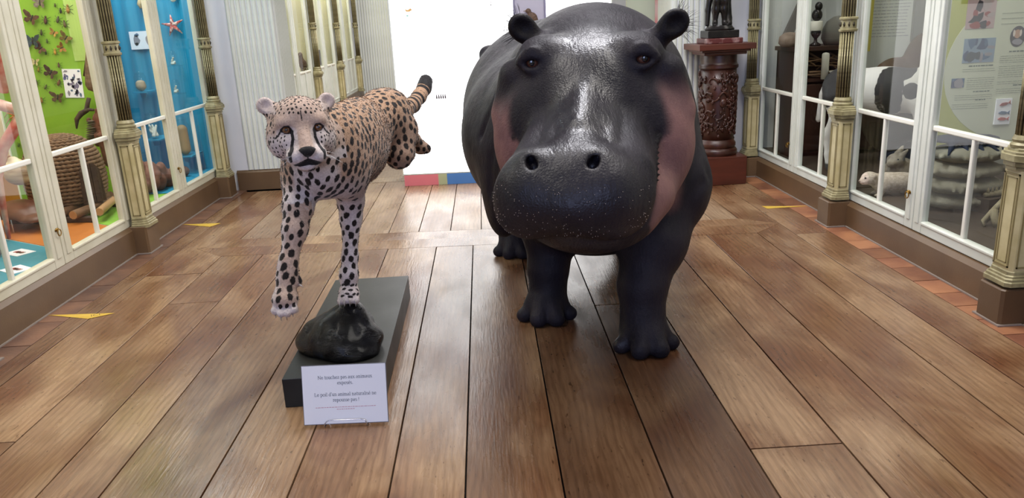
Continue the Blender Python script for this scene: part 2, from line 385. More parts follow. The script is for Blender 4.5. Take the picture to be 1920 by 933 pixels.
# ================================================================ return walls and ribbed piers
def ribbed(name, x0, x1, y, side, ydeep, z0, z1, flat, pitch=.047, side_pitch=.046):
    """a pier whose front (towards -y) and one flank carry vertical ribs. flat=(xa,xb): smooth white strip beside it"""
    lo, hi = min(x0, x1), max(x0, x1)
    o = MB().box(min(lo, flat[0]), max(hi, flat[1]), y, ydeep, 0, z1).build(name, M['wallw']); tag(o, kind='structure')
    me = None; n = int(round((hi-lo)/pitch))
    for i in range(n):
        if me is None:
            r = MB().prism([(-.019, 0), (-.015, -.012), (-.006, -.017), (.006, -.017), (.015, -.012), (.019, 0)], z0, z1, 2).build('rib', M['rib'], o, math.radians(50)); me = r.data; r.location = (lo+pitch*(i+.5), y+.001, 0)
        else: link_mesh('rib', me, o, (lo+pitch*(i+.5), y+.001, 0))
    xs = hi if side > 0 else lo
    for i in range(int((ydeep-y)/side_pitch)): link_mesh('rib', me, o, (xs-side*.001, y+side_pitch*(i+.5), 0), (0, 0, side*math.pi/2))
    return o
ribbed('wall_back_left', -2.235, -1.815, 7.19, 1, 7.62, .19, 3.0, (-3.7, -1.82))
ribbed('wall_back_right', 1.63, 2.005, 6.75, -1, 7.3, .17, 3.0, (1.64, 3.6))
bb = MB().prism([(7.19, 0), (7.172, 0), (7.172, .165), (7.18, .18), (7.19, .188)], -2.34, -1.80, 0).build('baseboard_back', M['plinth']); tag(bb, kind='structure')
MB().box(-1.83, -1.797, 7.172, 7.63, 0, .188).build('baseboard_return', M['plinth'], bb)
tag(MB().box(1.5, 2.27, 6.728, 6.75, 0, .165).build('baseboard_rear', M['plinth']), kind='structure')
# shell of the gallery and of the room beyond
tag(MB().box(-3.95, -3.85, -1.6, 17.1, 0, 3.0).build('wall_left', M['wallw']), kind='structure')
tag(MB().box(3.85, 3.95, -1.6, 17.1, 0, 3.0).build('wall_right', M['wallw']), kind='structure')
tag(MB().box(-3.95, 3.95, 17.0, 17.1, 0, 3.0).build('wall_far', M['wallw']), kind='structure')

# ================================================================ pilasters
def pilaster(loc, rz, label, zc, zb, group, first=[None]):
    """built in a local frame: +x leaves the wall, y runs along it; zc: top of the pedestal, zb: ornamental band"""
    t = empty('pilaster', loc, rz, label, 'pilaster', group)
    p0 = .185
    b = MB()                                                       # moulded foot
    for w_, d_, a, c in ((.092, .112, p0-.004, p0+.018), (.086, .106, p0+.018, p0+.032), (.079, .099, p0+.032, p0+.044), (.073, .093, p0+.044, p0+.062)):
        b.prism([(0, -w_), (d_-.02, -w_), (d_, -w_+.02), (d_, w_-.02), (d_-.02, w_), (0, w_)], a, c, bev=.004)
    b.build('foot_moulding', M['gilt'], t)
    W, D_ = .068, .088
    MB().prism([(0, -W), (D_-.014, -W), (D_, -W+.014), (D_, W-.014), (D_-.014, W), (0, W)], p0+.06, zc-.095).build('pedestal', M['ped'], t)
    z0, z1 = p0+.075, zc-.11
    q = MB()                                                       # raised frames round the panels
    for a, c in ((-.050, .050),):
        for y0, y1, za, zb_ in ((a, a+.007, z0, z1), (c-.007, c, z0, z1), (a, c, z0, z0+.007), (a, c, z1-.007, z1)): q.box(D_-.001, D_+.004, y0, y1, za, zb_)
        for y0, y1, za, zb_ in ((a+.017, a+.021, z0+.017, z1-.017), (c-.021, c-.017, z0+.017, z1-.017), (a+.017, c-.017, z0+.017, z0+.021), (a+.017, c-.017, z1-.021, z1-.017)): q.box(D_-.001, D_+.0025, y0, y1, za, zb_)
    for sg in (-1, 1):
        for x0, x1, za, zb_ in ((.014, .020, z0, z1), (D_-.028, D_-.022, z0, z1), (.014, D_-.022, z0, z0+.007), (.014, D_-.022, z1-.007, z1)):
            q.box(x0, x1, min(sg*(W-.001), sg*(W+.004)), max(sg*(W-.001), sg*(W+.004)), za, zb_)
    q.build('panel_moulding', M['ped_line'], t)
    c = MB()
    for w_, a, h in ((.074, zc-.095, .018), (.084, zc-.077, .022), (.095, zc-.055, .03), (.088, zc-.025, .012), (.075, zc-.013, .013)):
        c.prism([(0, -w_), (w_*.62+.03, -w_), (w_+.028, -w_*.45), (w_+.028, w_*.45), (w_*.62+.03, w_), (0, w_)], a, a+h, bev=.004)
    c.build('cap', M['gilt'], t)
    cx, R = .048, .046
    MB().lathe([(R+.012, zc-.001), (R+.016, zc+.012), (R+.006, zc+.022), (R+.010, zc+.034), (R+.002, zc+.052)], (cx, 0, 0), 16).build('shaft_base', M['gilt'], t, math.radians(40))
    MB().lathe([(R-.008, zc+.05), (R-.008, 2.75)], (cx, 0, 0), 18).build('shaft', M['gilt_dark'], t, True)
    if first[0] is None: first[0] = MB().lathe([(.0049, 0), (.0049, 1)], (0, 0, 0), 6).build('reed', M['gilt'], t, True).data; bpy.data.objects.remove([o for o in t.children if o.name.startswith('reed')][0])
    for k in range(12):
        a = -math.radians(118)+math.radians(236)*k/11
        for za, h in ((zc+.05, zb-.045-zc-.05), (zb+.045, 2.75-zb-.045)): link_mesh('reed', first[0], t, (cx+(R-.004)*math.cos(a), (R-.004)*math.sin(a), za), (0, 0, 0), (1, 1, h))
    bd = MB().lathe([(R+.006, zb-.045), (R+.010, zb-.038), (R+.010, zb-.030), (R+.002, zb-.026), (R+.002, zb+.026), (R+.010, zb+.030), (R+.010, zb+.040), (R+.004, zb+.045)], (cx, 0, 0), 18).build('band', M['gilt'], t, math.radians(40))
    o = MB()
    for k in range(7):
        a = -math.radians(105)+math.radians(210)*k/6; px, py = cx+(R+.003)*math.cos(a), (R+.003)*math.sin(a)
        o.ball((px, py, zb), (.006, .006, .016), 6, 5); o.ball((px+.001, py, zb), (.008, .008, .006), 6, 4)
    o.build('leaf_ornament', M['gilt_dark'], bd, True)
    return t
PL = 'reeded gilt pilasters between the left cabinets'; PR = 'reeded gilt pilasters between the right cabinets'
pilaster((-2.425, 3.31, 0), 0, 'reeded gilt pilaster on brown plinth at the left edge of the frame', .845, 1.355, PL)
pilaster((-2.425, 5.215, 0), 0, 'reeded gilt pilaster on brown plinth between the beehive case and the blue case', .845, 1.355, PL)
pilaster((-2.425, 6.955, 0), 0, 'reeded gilt pilaster on brown plinth beside the blue case and white ribbed wall', .845, 1.345, PL)
pilaster((2.345, 3.185, 0), math.pi, 'reeded gilt pilaster with cream pedestal at the right edge, nearest on the right', .785, 1.29, PR)
pilaster((2.345, 4.92, 0), math.pi, 'reeded gilt pilaster with cream pedestal in front of the spotted calf', .785, 1.285, PR)
pilaster((2.345, 6.645, 0), math.pi, 'reeded gilt pilaster beside the carved brown column stand and white wall', .785, 1.28, PR)
# ================================================================ display cabinets
def door(t, x, s, y0, y1, z0, zr, z1, stile, m, handle, solid=False):
    """one leaf; x: outer face plane, s: +1 room towards +x"""
    d = empty('door', (0, 0, 0)); d.parent = t
    xa, xb = (x-.04, x) if s > 0 else (x, x+.04)
    xo = (x-.003, x+.006) if s > 0 else (x-.006, x+.003)
    for a, b in ((y0, y0+stile), (y1-stile, y1)):
        k = MB(); k.box(xa, xb, a, b, z0, z1); k.box(xo[0], xo[1], a+stile*.3, b-stile*.3, z0+.05, z1-.05)
        k.build('stile', m, d, bevel=.006)
    k = MB(); k.box(xa, xb, y0+stile, y1-stile, z0, z0+.068); k.box(min(xo), max(xo), y0+stile, y1-stile, z0+.05, z0+.066); k.build('bottom_rail', m, d, bevel=.006)
    MB().box(xa, xb, y0+stile, y1-stile, z1-.08, z1).build('top_rail', m, d, bevel=.006)
    MB().box(xa+.008, xb-.004 if s > 0 else xb, y0+stile, y1-stile, zr-.014, zr+.014).build('glazing_bar', M['rail'], d, bevel=.006)
    c = (y0+y1)/2
    xm = (xa+xb)/2
    if solid:
        MB().box(xm-.006, xm+.006, y0+stile-.003, y1-stile+.003, z0+.06, zr).build('door_panel', m, d)
        MB().box(xa, xb, c-.03, c+.03, z0+.06, zr-.01).build('mullion', m, d, bevel=.004)
        MB().box(xm-.002, xm+.002, y0+stile-.003, y1-stile+.003, zr, z1-.07).build('glass_pane', M['glass'], d)
    else:
        MB().box(xa+.010, xb-.004, c-.012, c+.012, z0+.06, zr-.01).build('mullion', M['rail'], d, bevel=.004)
        MB().box(xm-.002, xm+.002, y0+stile-.003, y1-stile+.003, z0+.06, z1-.07).build('glass_pane', M['glass'], d)
    if handle:
        yc, zc = handle; h = MB()
        xf = x+s*.007
        h.lathe([(.011, 0), (.011, .003), (.006, .005)], (0, 0, 0), 12, (1, 1.9))
        pl = h.build('handle', M['brass'], d, True); pl.location = (xf, yc, zc+.012); pl.rotation_euler = (0, s*math.pi/2, 0)
        r = MB(); pts = [(s*.012+s*.012*math.sin(a)*0, .017*math.sin(a), .019*math.cos(a)-.004) for a in [2*math.pi*i/16 for i in range(16)]]
        r.tube(pts, .0032, 6, closed=True); ro = r.build('handle', M['brass'], d, True, loc=(xf, yc, zc))
    return d
def shell(name, label, x, s, y0, y1, depth, back, floor_m, top_m, end0=None, end1=None):
    t = empty(name, (x, (y0+y1)/2, 0), 0, label, 'cabinet', None)
    return t
def rel(t):
    """move the children of t so that t can sit at its own base while the parts are given in room coordinates"""
    for c in t.children: c.location = Vector(c.location)-t.location
def inner_lamp(name, loc, sx, sy, p, color):
    d = bpy.data.lights.new(name, 'AREA'); d.shape = 'RECTANGLE'; d.size = sx; d.size_y = sy; d.energy = p; d.color = color
    o = bpy.data.objects.new(name, d); COL.objects.link(o); o.location = loc; return o
M['green'] = mat('lime_panel', '#86b432', .55, color2='#7aa62a', nscale=1.5)
M['greenf'] = mat('lime_floor', '#86b83c', .5)
M['orange'] = mat('orange_panel', '#c97a2c', .5, color2='#b96a22', nscale=2)
M['creamb'] = mat('sand_backdrop', '#dcbf92', .6)
M['teal'] = mat('teal_panel', '#2e8698', .5)
M['blue'] = mat('turquoise_cloth', '#1f97bd', .6, color2='#1a8aae', nscale=1.2)
M['case'] = mat('case_board', '#c9c6b8', .6)
# --- left, beehive case
t = empty('display_cabinet', (-2.45, 5.2, 0), 0, 'long glazed cream cabinet along the left wall, lined lime green and turquoise', 'cabinet')
MB().box(-3.7, -2.5, 3.3, 6.03, .19, .235).build('floor_board', M['case'], t)
MB().box(-3.68, -3.64, 3.3, 6.02, .60, 2.7).build('back_board', M['creamb'], t); MB().box(-3.68, -3.635, 3.3, 6.02, .235, .60).build('lower_back_board', M['orange'], t)
MB().box(-3.63, -2.895, 6.0, 6.03, .235, 2.7).build('end_panel', M['green'], t); MB().box(-2.895, -2.885, 5.99, 6.035, .235, 2.7).build('panel_edge', M['rail'], t)
MB().box(-3.66, -3.63, 5.985, 6.0, .235, 2.7).build('panel_edge', M['rail'], t)
MB().box(-3.7, -2.5, 3.25, 3.29, .235, 2.7).build('side_board', M['case'], t); MB().box(-3.7, -2.44, 3.25, 6.03, 2.7, 2.74).build('top_board', M['case'], t)
MB().prism([(-3.63, 3.3), (-2.5, 3.3), (-2.5, 4.42), (-3.63, 5.16)], .235, .239).build('floor_sheet', M['teal'], t)
MB().prism([(-3.63, 5.175), (-2.5, 4.435), (-2.5, 4.985), (-3.63, 5.80)], .235, .239).build('floor_sheet', M['orange'], t)
MB().prism([(-3.63, 5.815), (-2.5, 5.0), (-2.5, 5.99), (-3.63, 5.99)], .235, .239).build('floor_sheet', M['greenf'], t)
door(t, -2.45, 1, 3.36, 4.312, .185, .80, 2.7, .10, M['cream'], (4.285, .385)); door(t, -2.45, 1, 4.318, 5.2, .185, .80, 2.7, .10, M['cream'], None)
inner_lamp('beehive_case_lamp', (-3.0, 4.75, 2.65), .8, 2.2, 42, (1, .98, .92))
MB().box(-3.3, -2.5, 6.04, 7.17, .19, .235).build('floor_board', M['blue'], t); MB().box(-2.88, -2.5, 6.0, 6.04, .19, .235).build('floor_board', M['blue'], t)
k = MB(); n = 40                                                      # folded cloth at the end
v = []
for i in range(n+1):
    xx = -3.25+.78*i/n; yy = 7.12+.010*math.sin(i*1.05)+.006*math.sin(i*.47+1); v += [(xx, yy, .235), (xx, yy, 2.7)]
k.add(v, [(2*i, 2*i+2, 2*i+3, 2*i+1) for i in range(n)]); k.build('cloth_lining', M['blue'], t, True)
MB().prism([(-2.88, 6.045), (-2.90, 6.045), (-3.27, 7.12), (-3.25, 7.12)], .235, 2.7).build('back_board', M['blue'], t)
MB().box(-3.7, -2.44, 6.035, 7.17, 2.7, 2.74).build('top_board', M['case'], t)
door(t, -2.45, 1, 5.2, 6.157, .185, .82, 2.7, .09, M['cream'], (6.115, .40)); door(t, -2.45, 1, 6.163, 7.10, .185, .82, 2.7, .09, M['cream'], None); rel(t)
inner_lamp('marine_case_lamp', (-2.75, 6.4, 2.65), .35, 1.2, 26, (.95, 1, 1))
# --- right, far case with the cupboard
M['case_dark'] = mat('dark_case_board', '#4d4034', .6, color2='#3b3129', nscale=3)
M['case_pale'] = mat('pale_case_wall', '#c3c4bd', .6)
t = empty('display_cabinet', (2.37, 5.8, 0), 0, 'glazed white cabinet farther along the right wall holding a dark wooden cupboard', 'cabinet')
MB().box(2.42, 3.75, 4.975, 6.74, .18, .225).build('floor_board', M['case_dark'], t); MB().box(3.70, 3.74, 4.975, 6.74, .225, 2.7).build('back_board', M['case_pale'], t)
MB().box(2.42, 3.7, 6.705, 6.74, .225, 2.7).build('side_board', M['case_pale'], t); MB().box(2.36, 3.75, 4.975, 6.74, 2.7, 2.74).build('top_board', M['case_pale'], t)
door(t, 2.37, -1, 4.975, 5.847, .168, .75, 2.7, .085, M['white_frame'], None); door(t, 2.37, -1, 5.853, 6.70, .168, .75, 2.7, .085, M['white_frame'], (5.935, .372)); rel(t)
inner_lamp('cupboard_case_lamp', (2.9, 5.8, 2.65), .5, 1.3, 9, (1, .97, .93))
# --- right, near case with the calf
M['olive'] = mat('olive_panel', '#b7bb68', .5, color2='#a9ad5c', nscale=1.5)
t = empty('display_cabinet', (2.37, 4.05, 0), 0, 'glazed white cabinet near the right edge with the spotted calf and info panel', 'cabinet')
MB().box(2.42, 3.75, 3.1, 4.95, .18, .225).build('floor_board', M['case_dark'], t); MB().box(3.70, 3.74, 3.1, 4.95, .225, 2.7).build('back_board', M['case_pale'], t)
MB().box(2.42, 3.7, 3.06, 3.10, .225, 2.7).build('side_board', M['case_dark'], t); MB().box(2.36, 3.75, 3.06, 4.95, 2.7, 2.74).build('top_board', M['case_pale'], t)
door(t, 2.37, -1, 3.24, 4.112, .168, .75, 2.7, .085, M['white_frame'], None); door(t, 2.37, -1, 4.118, 4.96, .168, .75, 2.7, .085, M['white_frame'], (4.165, .362)); rel(t)
inner_lamp('calf_case_lamp', (2.85, 4.0, 2.65), .5, 1.3, 12, (1, .97, .90))
# --- the next bays towards the visitor, just outside the frame on either side
for x, s, y0, y1, zr, m, lb in ((2.37, -1, 1.50, 3.02, .75, M['white_frame'], 'glazed white cabinet just outside the frame on the right'), (-2.45, 1, 1.50, 3.22, .80, M['cream'], 'glazed cream cabinet just outside the frame on the left')):
    t = empty('display_cabinet', (x, (y0+y1)/2, 0), 0, lb, 'cabinet'); c = (y0+y1)/2; e = x-s*1.3; q = x-s*.05
    MB().box(min(e, q), max(e, q), y0, y1, .18, .225).build('floor_board', M['case'], t); MB().box(min(e, e+s*.04), max(e, e+s*.04), y0, y1, .225, 2.7).build('back_board', M['case_pale'], t)
    for ya in (y0, y1-.03): MB().box(min(e+s*.04, q), max(e+s*.04, q), ya, ya+.03, .225, 2.7).build('side_board', M['case_pale'], t)
    MB().box(min(e, x), max(e, x), y0, y1, 2.7, 2.74).build('top_board', M['case_pale'], t)
    door(t, x, s, y0, c-.003, .185 if s > 0 else .168, zr, 2.7, .09, m, None); door(t, x, s, c+.003, y1, .185 if s > 0 else .168, zr, 2.7, .09, m, None); rel(t)
    inner_lamp('side_case_lamp', (x-s*.6, c, 2.65), .5, 1.0, 10, (1, .97, .92))
# --- beyond: row of yellow-lit cabinets on the left of the next room
M['yellow'] = mat('yellow_backdrop', '#d8c948', .6); M['shelfw'] = mat('shelf_white', '#dedbc9', .4)
FY = [7.75, 9.6, 11.55, 13.45, 15.45]
farn = ['nearest of the pale cabinets lit yellow in the room behind', 'second pale cabinet lit yellow in the room behind', 'third pale cabinet lit yellow in the room behind', 'farthest pale cabinet lit yellow in the room behind']
tag(MB().box(-3.0, -2.42, 7.62, 15.9, 0, .24).build('baseboard_far', M['plinth']), kind='structure')
for i, (a, b) in enumerate(zip(FY[:-1], FY[1:])):
    t = empty('display_cabinet', (-2.45, (a+b)/2, 0), 0, farn[i], 'cabinet', 'pale yellow-lit cabinets in the room behind')
    MB().box(-3.0, -2.5, a, b, .24, .27).build('floor_board', M['shelfw'], t); MB().box(-3.02, -2.98, a, b, .24, 2.8).build('back_board', M['yellow'], t)
    MB().box(-3.0, -2.44, a, b, 2.8, 2.84).build('top_board', M['shelfw'], t); MB().box(-3.0, -2.5, b-.02, b, .27, 2.8).build('side_board', M['shelfw'], t)
    for z in (.84, 1.55, 1.95): MB().box(-2.98, -2.55 if z < 1 else -2.76, a+.02, b-.03, z, z+.02).build('shelf', M['shelfw'], t)
    c = (a+b)/2
    door(t, -2.45, 1, a+.03, c-.003, .24, .86, 2.8, .12, M['white_frame'], None, True); door(t, -2.45, 1, c+.003, b-.03, .24, .86, 2.8, .12, M['white_frame'], None, True); rel(t)
    inner_lamp('far_case_lamp', (-2.62, c, 2.78), .2, 1.3, 22, (1, .98, .90))
for y in FY[1:]:
    pilaster((-2.44, y, .05), 0, None, .80, 1.42, None)
far = [o for o in bpy.data.objects if o.name.startswith('pilaster') and o.parent is None and 'label' not in o]
for o, lb in zip(sorted(far, key=lambda o: o.location.y), ('nearest gilt pilaster of the far row, left of the cheetah ear', 'second gilt pilaster of the far row behind the cheetah', 'third gilt pilaster of the far row behind the cheetah', 'gilt pilaster at the far end beside the distant ribbed pier')):
    tag(o, lb, 'pilaster', 'gilt pilasters in the room behind')
ribbed('wall_return_far', -2.43, -1.78, 15.9, 1, 16.9, 0, 3.0, (-3.7, -1.79), .05, .05)
# ================================================================ back-lit panel
M['lit'] = mat('backlit_sheet', (.9, .9, .9), .4, emit=(1.0, 1.0, 1.0), estr=2.7)
M['alu'] = mat('panel_rim', '#c9ccc0', .35, metal=.3)
t = empty('light_panel', (.16, 6.92, 0), math.radians(-2.5), 'large glowing white information panel standing behind the hippopotamus', 'panel')
MB().box(-.94, .98, .004, .12, .100, 2.5).build('panel_body', M['alu'], t)
MB().box(-.93, .97, -.004, .004, .112, 2.49).build('lit_sheet', M['lit'], t)
for a, b, c in ((-.93, -.62, '#d5737a'), (-.62, -.54, '#a9ad86'), (-.54, .97, '#4a7ab8')):
    MB().box(a, b, .004, .11, .0, .098).build('base_block', mat('base_paint', c, .45), t)
# ================================================================ hippopotamus
def build_hippo():
    S = SDF((-.30, 2.25, -.03), (1.25, 5.5, 1.55), 0.0085)
    E0 = np.array((.42, 3.10, 1.20)); F = np.array((-.235, -.972, 0)); Rr = np.array((.972, -.235, 0)); U = np.array((0, 0, 1.))
    def H(r, f, u): return E0 + r*Rr + f*F + u*U
    RM = np.array((Rr, F, U))
    # trunk
    S.ell((.46, 4.20, .81), (.595, 1.05, .51), .02)
    S.ell((.445, 4.70, .925), (.555, .58, .485), .15)
    S.ell((.50, 3.62, .78), (.50, .48, .48), .12)
    S.ell((.50, 3.55, 1.04), (.42, .52, .425), .12)
    S.ell((.52, 3.42, .70), (.44, .34, .32), .10)
    S.ell((.035, 4.86, 1.22), (.05, .06, .045), .05)
    # legs: front pair, hind pair
    S.chain([((.80, 3.42, .66), .20), ((.705, 3.24, .44), .145), ((.645, 3.16, .27), .102), ((.640, 3.13, .13), .088), ((.640, 3.11, .07), .095)], .05)
    S.chain([((.24, 3.72, .60), .19), ((.285, 3.62, .40), .125), ((.265, 3.56, .24), .092), ((.258, 3.54, .12), .080), ((.255, 3.53, .07), .088)], .05)
    S.chain([((.17, 4.95, .55), .24), ((.13, 4.82, .32), .13), ((.145, 4.68, .15), .095), ((.145, 4.64, .07), .095)], .05)
    S.chain([((.80, 4.95, .55), .24), ((.86, 4.85, .32), .13), ((.89, 4.78, .15), .095), ((.89, 4.74, .07), .095)], .05)
    # skin folds of the upper arm
    S.ell((.885, 3.40, .66), (.10, .20, .17), .05)
    S.cone((.925, 3.38, .535), (.74, 3.26, .505), .030, .03, .035)
    S.ell((.06, 3.62, .60), (.09, .2, .2), .06)
    def foot(cx, cy, s, ang=0.0):
        for a, rad, L in ((-1.22, .036, .100), (-.37, .044, .108), (.37, .044, .108), (1.22, .036, .100)):
            a2 = a+ang; dx, dy = math.sin(a2), -math.cos(a2)
            S.cone((cx+dx*.045*s, cy+dy*.045*s, .095*s), (cx+dx*L*s, cy+dy*L*s, .042*s), .062*s, rad*s, .012)
            S.ell((cx+dx*(L+.018)*s, cy+dy*(L+.018)*s, .030*s), (.041*s, .034*s, .038*s), .014)
        S.ell((cx, cy+.02, .06), (.105*s, .10*s, .075), .03)
    foot(.642, 3.11, .98, .03); foot(.247, 3.53, .98, -.05); foot(.145, 4.64, .95, -.05); foot(.89, 4.74, .95)
    # jowls: a broad flange that ends in a fold against the neck
    S.ell(H(-.02, -.03, -.27), (.385, .24, .37), .028, RM)
    S.ell(H(.040, -.02, -.29), (.375, .22, .34), .028, RM)
    S.ell(H(.03, .15, -.46), (.31, .27, .17), .08, RM)
    S.ell(H(.02, .26, -.525), (.25, .24, .135), .05, RM)
    # cranium and brows
    S.ell(H(0, -.10, -.04), (.275, .24, .185), .06, RM)
    S.ell(H(0, -.28, .0), (.27, .26, .17), .10, RM)
    for sg in (-1, 1):
        S.ell(H(sg*.200, .0, .058), (.088, .10, .078), .05, RM)
        S.ell(H(sg*.15, -.02, .085), (.08, .07, .045), .05, RM)
        S.cone(H(sg*.30, -.16, -.05), H(sg*.33, -.12, -.16), .05, .06, .06)
        S.ell(H(sg*.305, -.03, -.01), (.045, .07, .05), .06, RM); S.cone(H(sg*.32, -.03, -.01), H(sg*.36, -.04, -.16), .045, .05, .05)
    # forehead to nose bridge
    S.cone(H(0, -.02, -.11), H(0, .22, -.225), .155, .125, .06)
    S.cone(H(0, .22, -.225), H(0, .48, -.345), .125, .135, .05)
    S.cone(H(0, .02, .005), H(0, .36, -.165), .03, .025, .05)
    for sg in (-1, 1):
        # cheek ridges and upper lip
        S.cone(H(sg*.155, .12, -.19), H(sg*.17, .40, -.33), .060, .095, .04)
        S.cone(H(sg*.095, .20, -.165), H(sg*.105, .38, -.235), .034, .036, .025)
        S.cone(H(sg*.205+.01, .13, -.27), H(sg*.185-.015, .42, -.40), .052, .10, .035)
        # muzzle lobes
        S.ell(H(sg*.115-.025, .50, -.375), (.143, .150, .150), .05, RM)
        S.ell(H(sg*.136-.025, .47, -.42), (.128, .15, .125), .05, RM)
        S.ell(H(sg*.155-.025, .455, -.455), (.105, .13, .080), .04, RM)
        S.ell(H(sg*.105-.035, .535, -.262), (.056, .060, .040), .035, RM)      # nostril rim
    S.ell(H(-.015, .52, -.40), (.16, .15, .125), .05, RM)
    S.ell(H(-.01, .47, -.30), (.13, .13, .09), .05, RM)
    # mouth line between muzzle and cheek
    LIPS = []
    for sg in (-1, 1):
        P = [H(sg*.285-.01, .15, -.235), H(sg*.295-.01, .24, -.31), H(sg*.295-.012, .32, -.39), H(sg*.285-.015, .36, -.46), H(sg*.25-.015, .42, -.525), H(sg*.15-.015, .49, -.55), H(-.015, .52, -.555)]
        for a, b in zip(P[:-1], P[1:]): S.cone(a, b, .012, .012, .02, op='sub')
        for t in np.linspace(0, 1, 9):
            a = H(sg*.286-.01, .15, -.24)*(1-t)+H(sg*.292-.012, .30, -.38)*t
            S.ell(a, (.011, .011, .009), .006)
        LIPS.append(P)
        # nostrils and their grooves
        S.cone(H(sg*.090-.035, .580, -.288), H(sg*.118-.035, .60, -.228), .017, .014, .014, op='sub')
        S.cone(H(sg*.104-.035, .60, -.262), H(sg*.115-.035, .54, -.25), .016, .014, .010, op='sub')
        # eye sockets, lids
        S.ell(H(sg*.212, .088, .046), (.034, .03, .022), .018, RM, op='sub')
        for q, rr in ((.026, .014), (.052, .011)):
            pts = [H(sg*(.155+.115*t), .075+.022*math.sin(math.pi*t),   .044+q*math.sin(math.pi*t)) for t in np.linspace(0, 1, 7)]
            for a, b in zip(pts[:-1], pts[1:]): S.cone(a, b, rr, rr, .010)
        pts = [H(sg*(.165+.095*t), .083+.014*math.sin(math.pi*t),   .036-.026*math.sin(math.pi*t)) for t in np.linspace(0, 1, 6)]
        for a, b in zip(pts[:-1], pts[1:]): S.cone(a, b, .010, .010, .012)
    S.cone(H(0, .64, -.28), H(0, .70, -.42), .006, .005, .012, op='sub')
    # ears
    for a, b, c, tilt in (((.265, 3.30, 1.285), (.195, 3.27, 1.350), (.170, 3.25, 1.372), -1), ((.675, 3.20, 1.275), (.735, 3.16, 1.335), (.765, 3.14, 1.362), 1)):
        a, b, c = np.array(a), np.array(b), np.array(c)
        S.chain([(a, .052), (b, .044)], .04)
        ax = (c-a)/np.linalg.norm(c-a); sd = np.cross(ax, (0, 1, 0)); sd /= np.linalg.norm(sd)
        Re = np.array((sd, np.cross(ax, sd), ax))
        S.ell(c, (.056, .040, .066), .02, Re)
        S.ell(c+np.array((0, -.044, .004)), (.038, .03, .047), .012, Re, op='sub')
    for pts in ([(.83, 3.12, 1.10), (.93, 3.22, .92), (.965, 3.26, .72)], [(.90, 3.22, 1.08), (.985, 3.34, .88), (1.0, 3.38, .70)], [(.70, 3.05, .56), (.84, 3.12, .62), (.92, 3.2, .70)], [(.05, 3.30, 1.0), (-.0, 3.42, .82), (.0, 3.45, .66)], [(.12, 3.35, 1.20), (.03, 3.5, 1.08), (-.02, 3.58, .9)]):
        for a, b in zip(pts[:-1], pts[1:]): S.cone(a, b, .014, .012, .035, op='sub')
    S.smooth(1)
    S.floor(0.0)
    me, P = S.mesh('body'); print('NORMCHECK')
    # albedo regions
    Q = (P-E0); r = Q@Rr; f = Q@F; u = Q@U
    n = np.zeros(len(P)*3); me.vertices.foreach_get('normal', n); n = n.reshape(-1, 3)
    ar = np.abs(r); print('outward', float(np.mean(np.sum(n*(P-np.array((.47,4,.8))),axis=1))))
    wob = .03*np.sin(9*u+3*r)+.02*np.sin(17*f+11*u)
    lim = .215-.10*np.clip((-u-.25)/.3, 0, 1)*0
    front = sstep(-.20, -.10, f+wob*.5)
    # pink: cheek behind the mouth line, below the eye, in front of the fold to the neck
    fm = np.interp(-u, [.0, .10, .235, .31, .39, .46, .53, .60], [.10, .10, .14, .22, .30, .33, .36, .30])
    ed = np.interp(-u, [.0, .10, .20, .28, .36, .60], [.255, .25, .245, .235, .20, .16])
    pink = sstep(-.012, .022, fm-f+wob*.25)*sstep(0, .05, ar-ed+.045*(r < 0)+wob*.4)*sstep(.01, .13, -u+wob-.02)*sstep(.64, .56, -u+wob*.5)*sstep(-.17, -.11, f)
    fattr(me, 'pink', pink)
    earin = np.zeros(len(P))
    for c in ((.170, 3.25, 1.372), (.765, 3.14, 1.362)):
        d = np.linalg.norm((P-np.array(c))/np.array((.075, .06, .085)), axis=1); earin = np.maximum(earin, sstep(1.1, .8, d))
    cav = np.zeros(len(P))
    for sg in (-1, 1):
        d = np.linalg.norm(P-H(sg*.104-.035, .585, -.258), axis=1); cav = np.maximum(cav, sstep(.034, .018, d))
    lip = np.full(len(P), 9.)
    for Lp in LIPS:
        for a, b in zip(Lp[:-1], Lp[1:]):
            ab = b-a; t = np.clip(((P-a)@ab)/(ab@ab), 0, 1); lip = np.minimum(lip, np.linalg.norm(P-a-t[:, None]*ab, axis=1))
    fattr(me, 'dark', np.maximum(np.maximum(earin, cav), .85*sstep(.022, .012, lip)))
    wet = sstep(.17, .08, ar)*sstep(-.12, 0, f)*sstep(.62, .5, f)+.6*sstep(.30, .2, ar)*sstep(.5, .62, f)
    fattr(me, 'wet', np.clip(wet, 0, 1))
    # ---- material
    m = bpy.data.materials.new('hippo_hide'); m.use_nodes = True; nt = m.node_tree; b = nt.nodes['Principled BSDF']; N = nt.nodes.new; Lk = nt.links.new
    def att(nm):
        a = N('ShaderNodeAttribute'); a.attribute_name = nm; return a.outputs['Fac']
    tc = N('ShaderNodeTexCoord')
    def noise(sc, det=5, vec=None):
        t = N('ShaderNodeTexNoise'); t.inputs['Scale'].default_value = sc; t.inputs['Detail'].default_value = det; Lk(vec or tc.outputs['Object'], t.inputs['Vector']); return t.outputs['Fac']
    def ramp(x, stops):
        rp = N('ShaderNodeValToRGB')
        while len(rp.color_ramp.elements) < len(stops): rp.color_ramp.elements.new(.5)
        for e, (p, c) in zip(rp.color_ramp.elements, stops): e.position = p; e.color = col4(c)
        Lk(x, rp.inputs[0]); return rp.outputs[0]
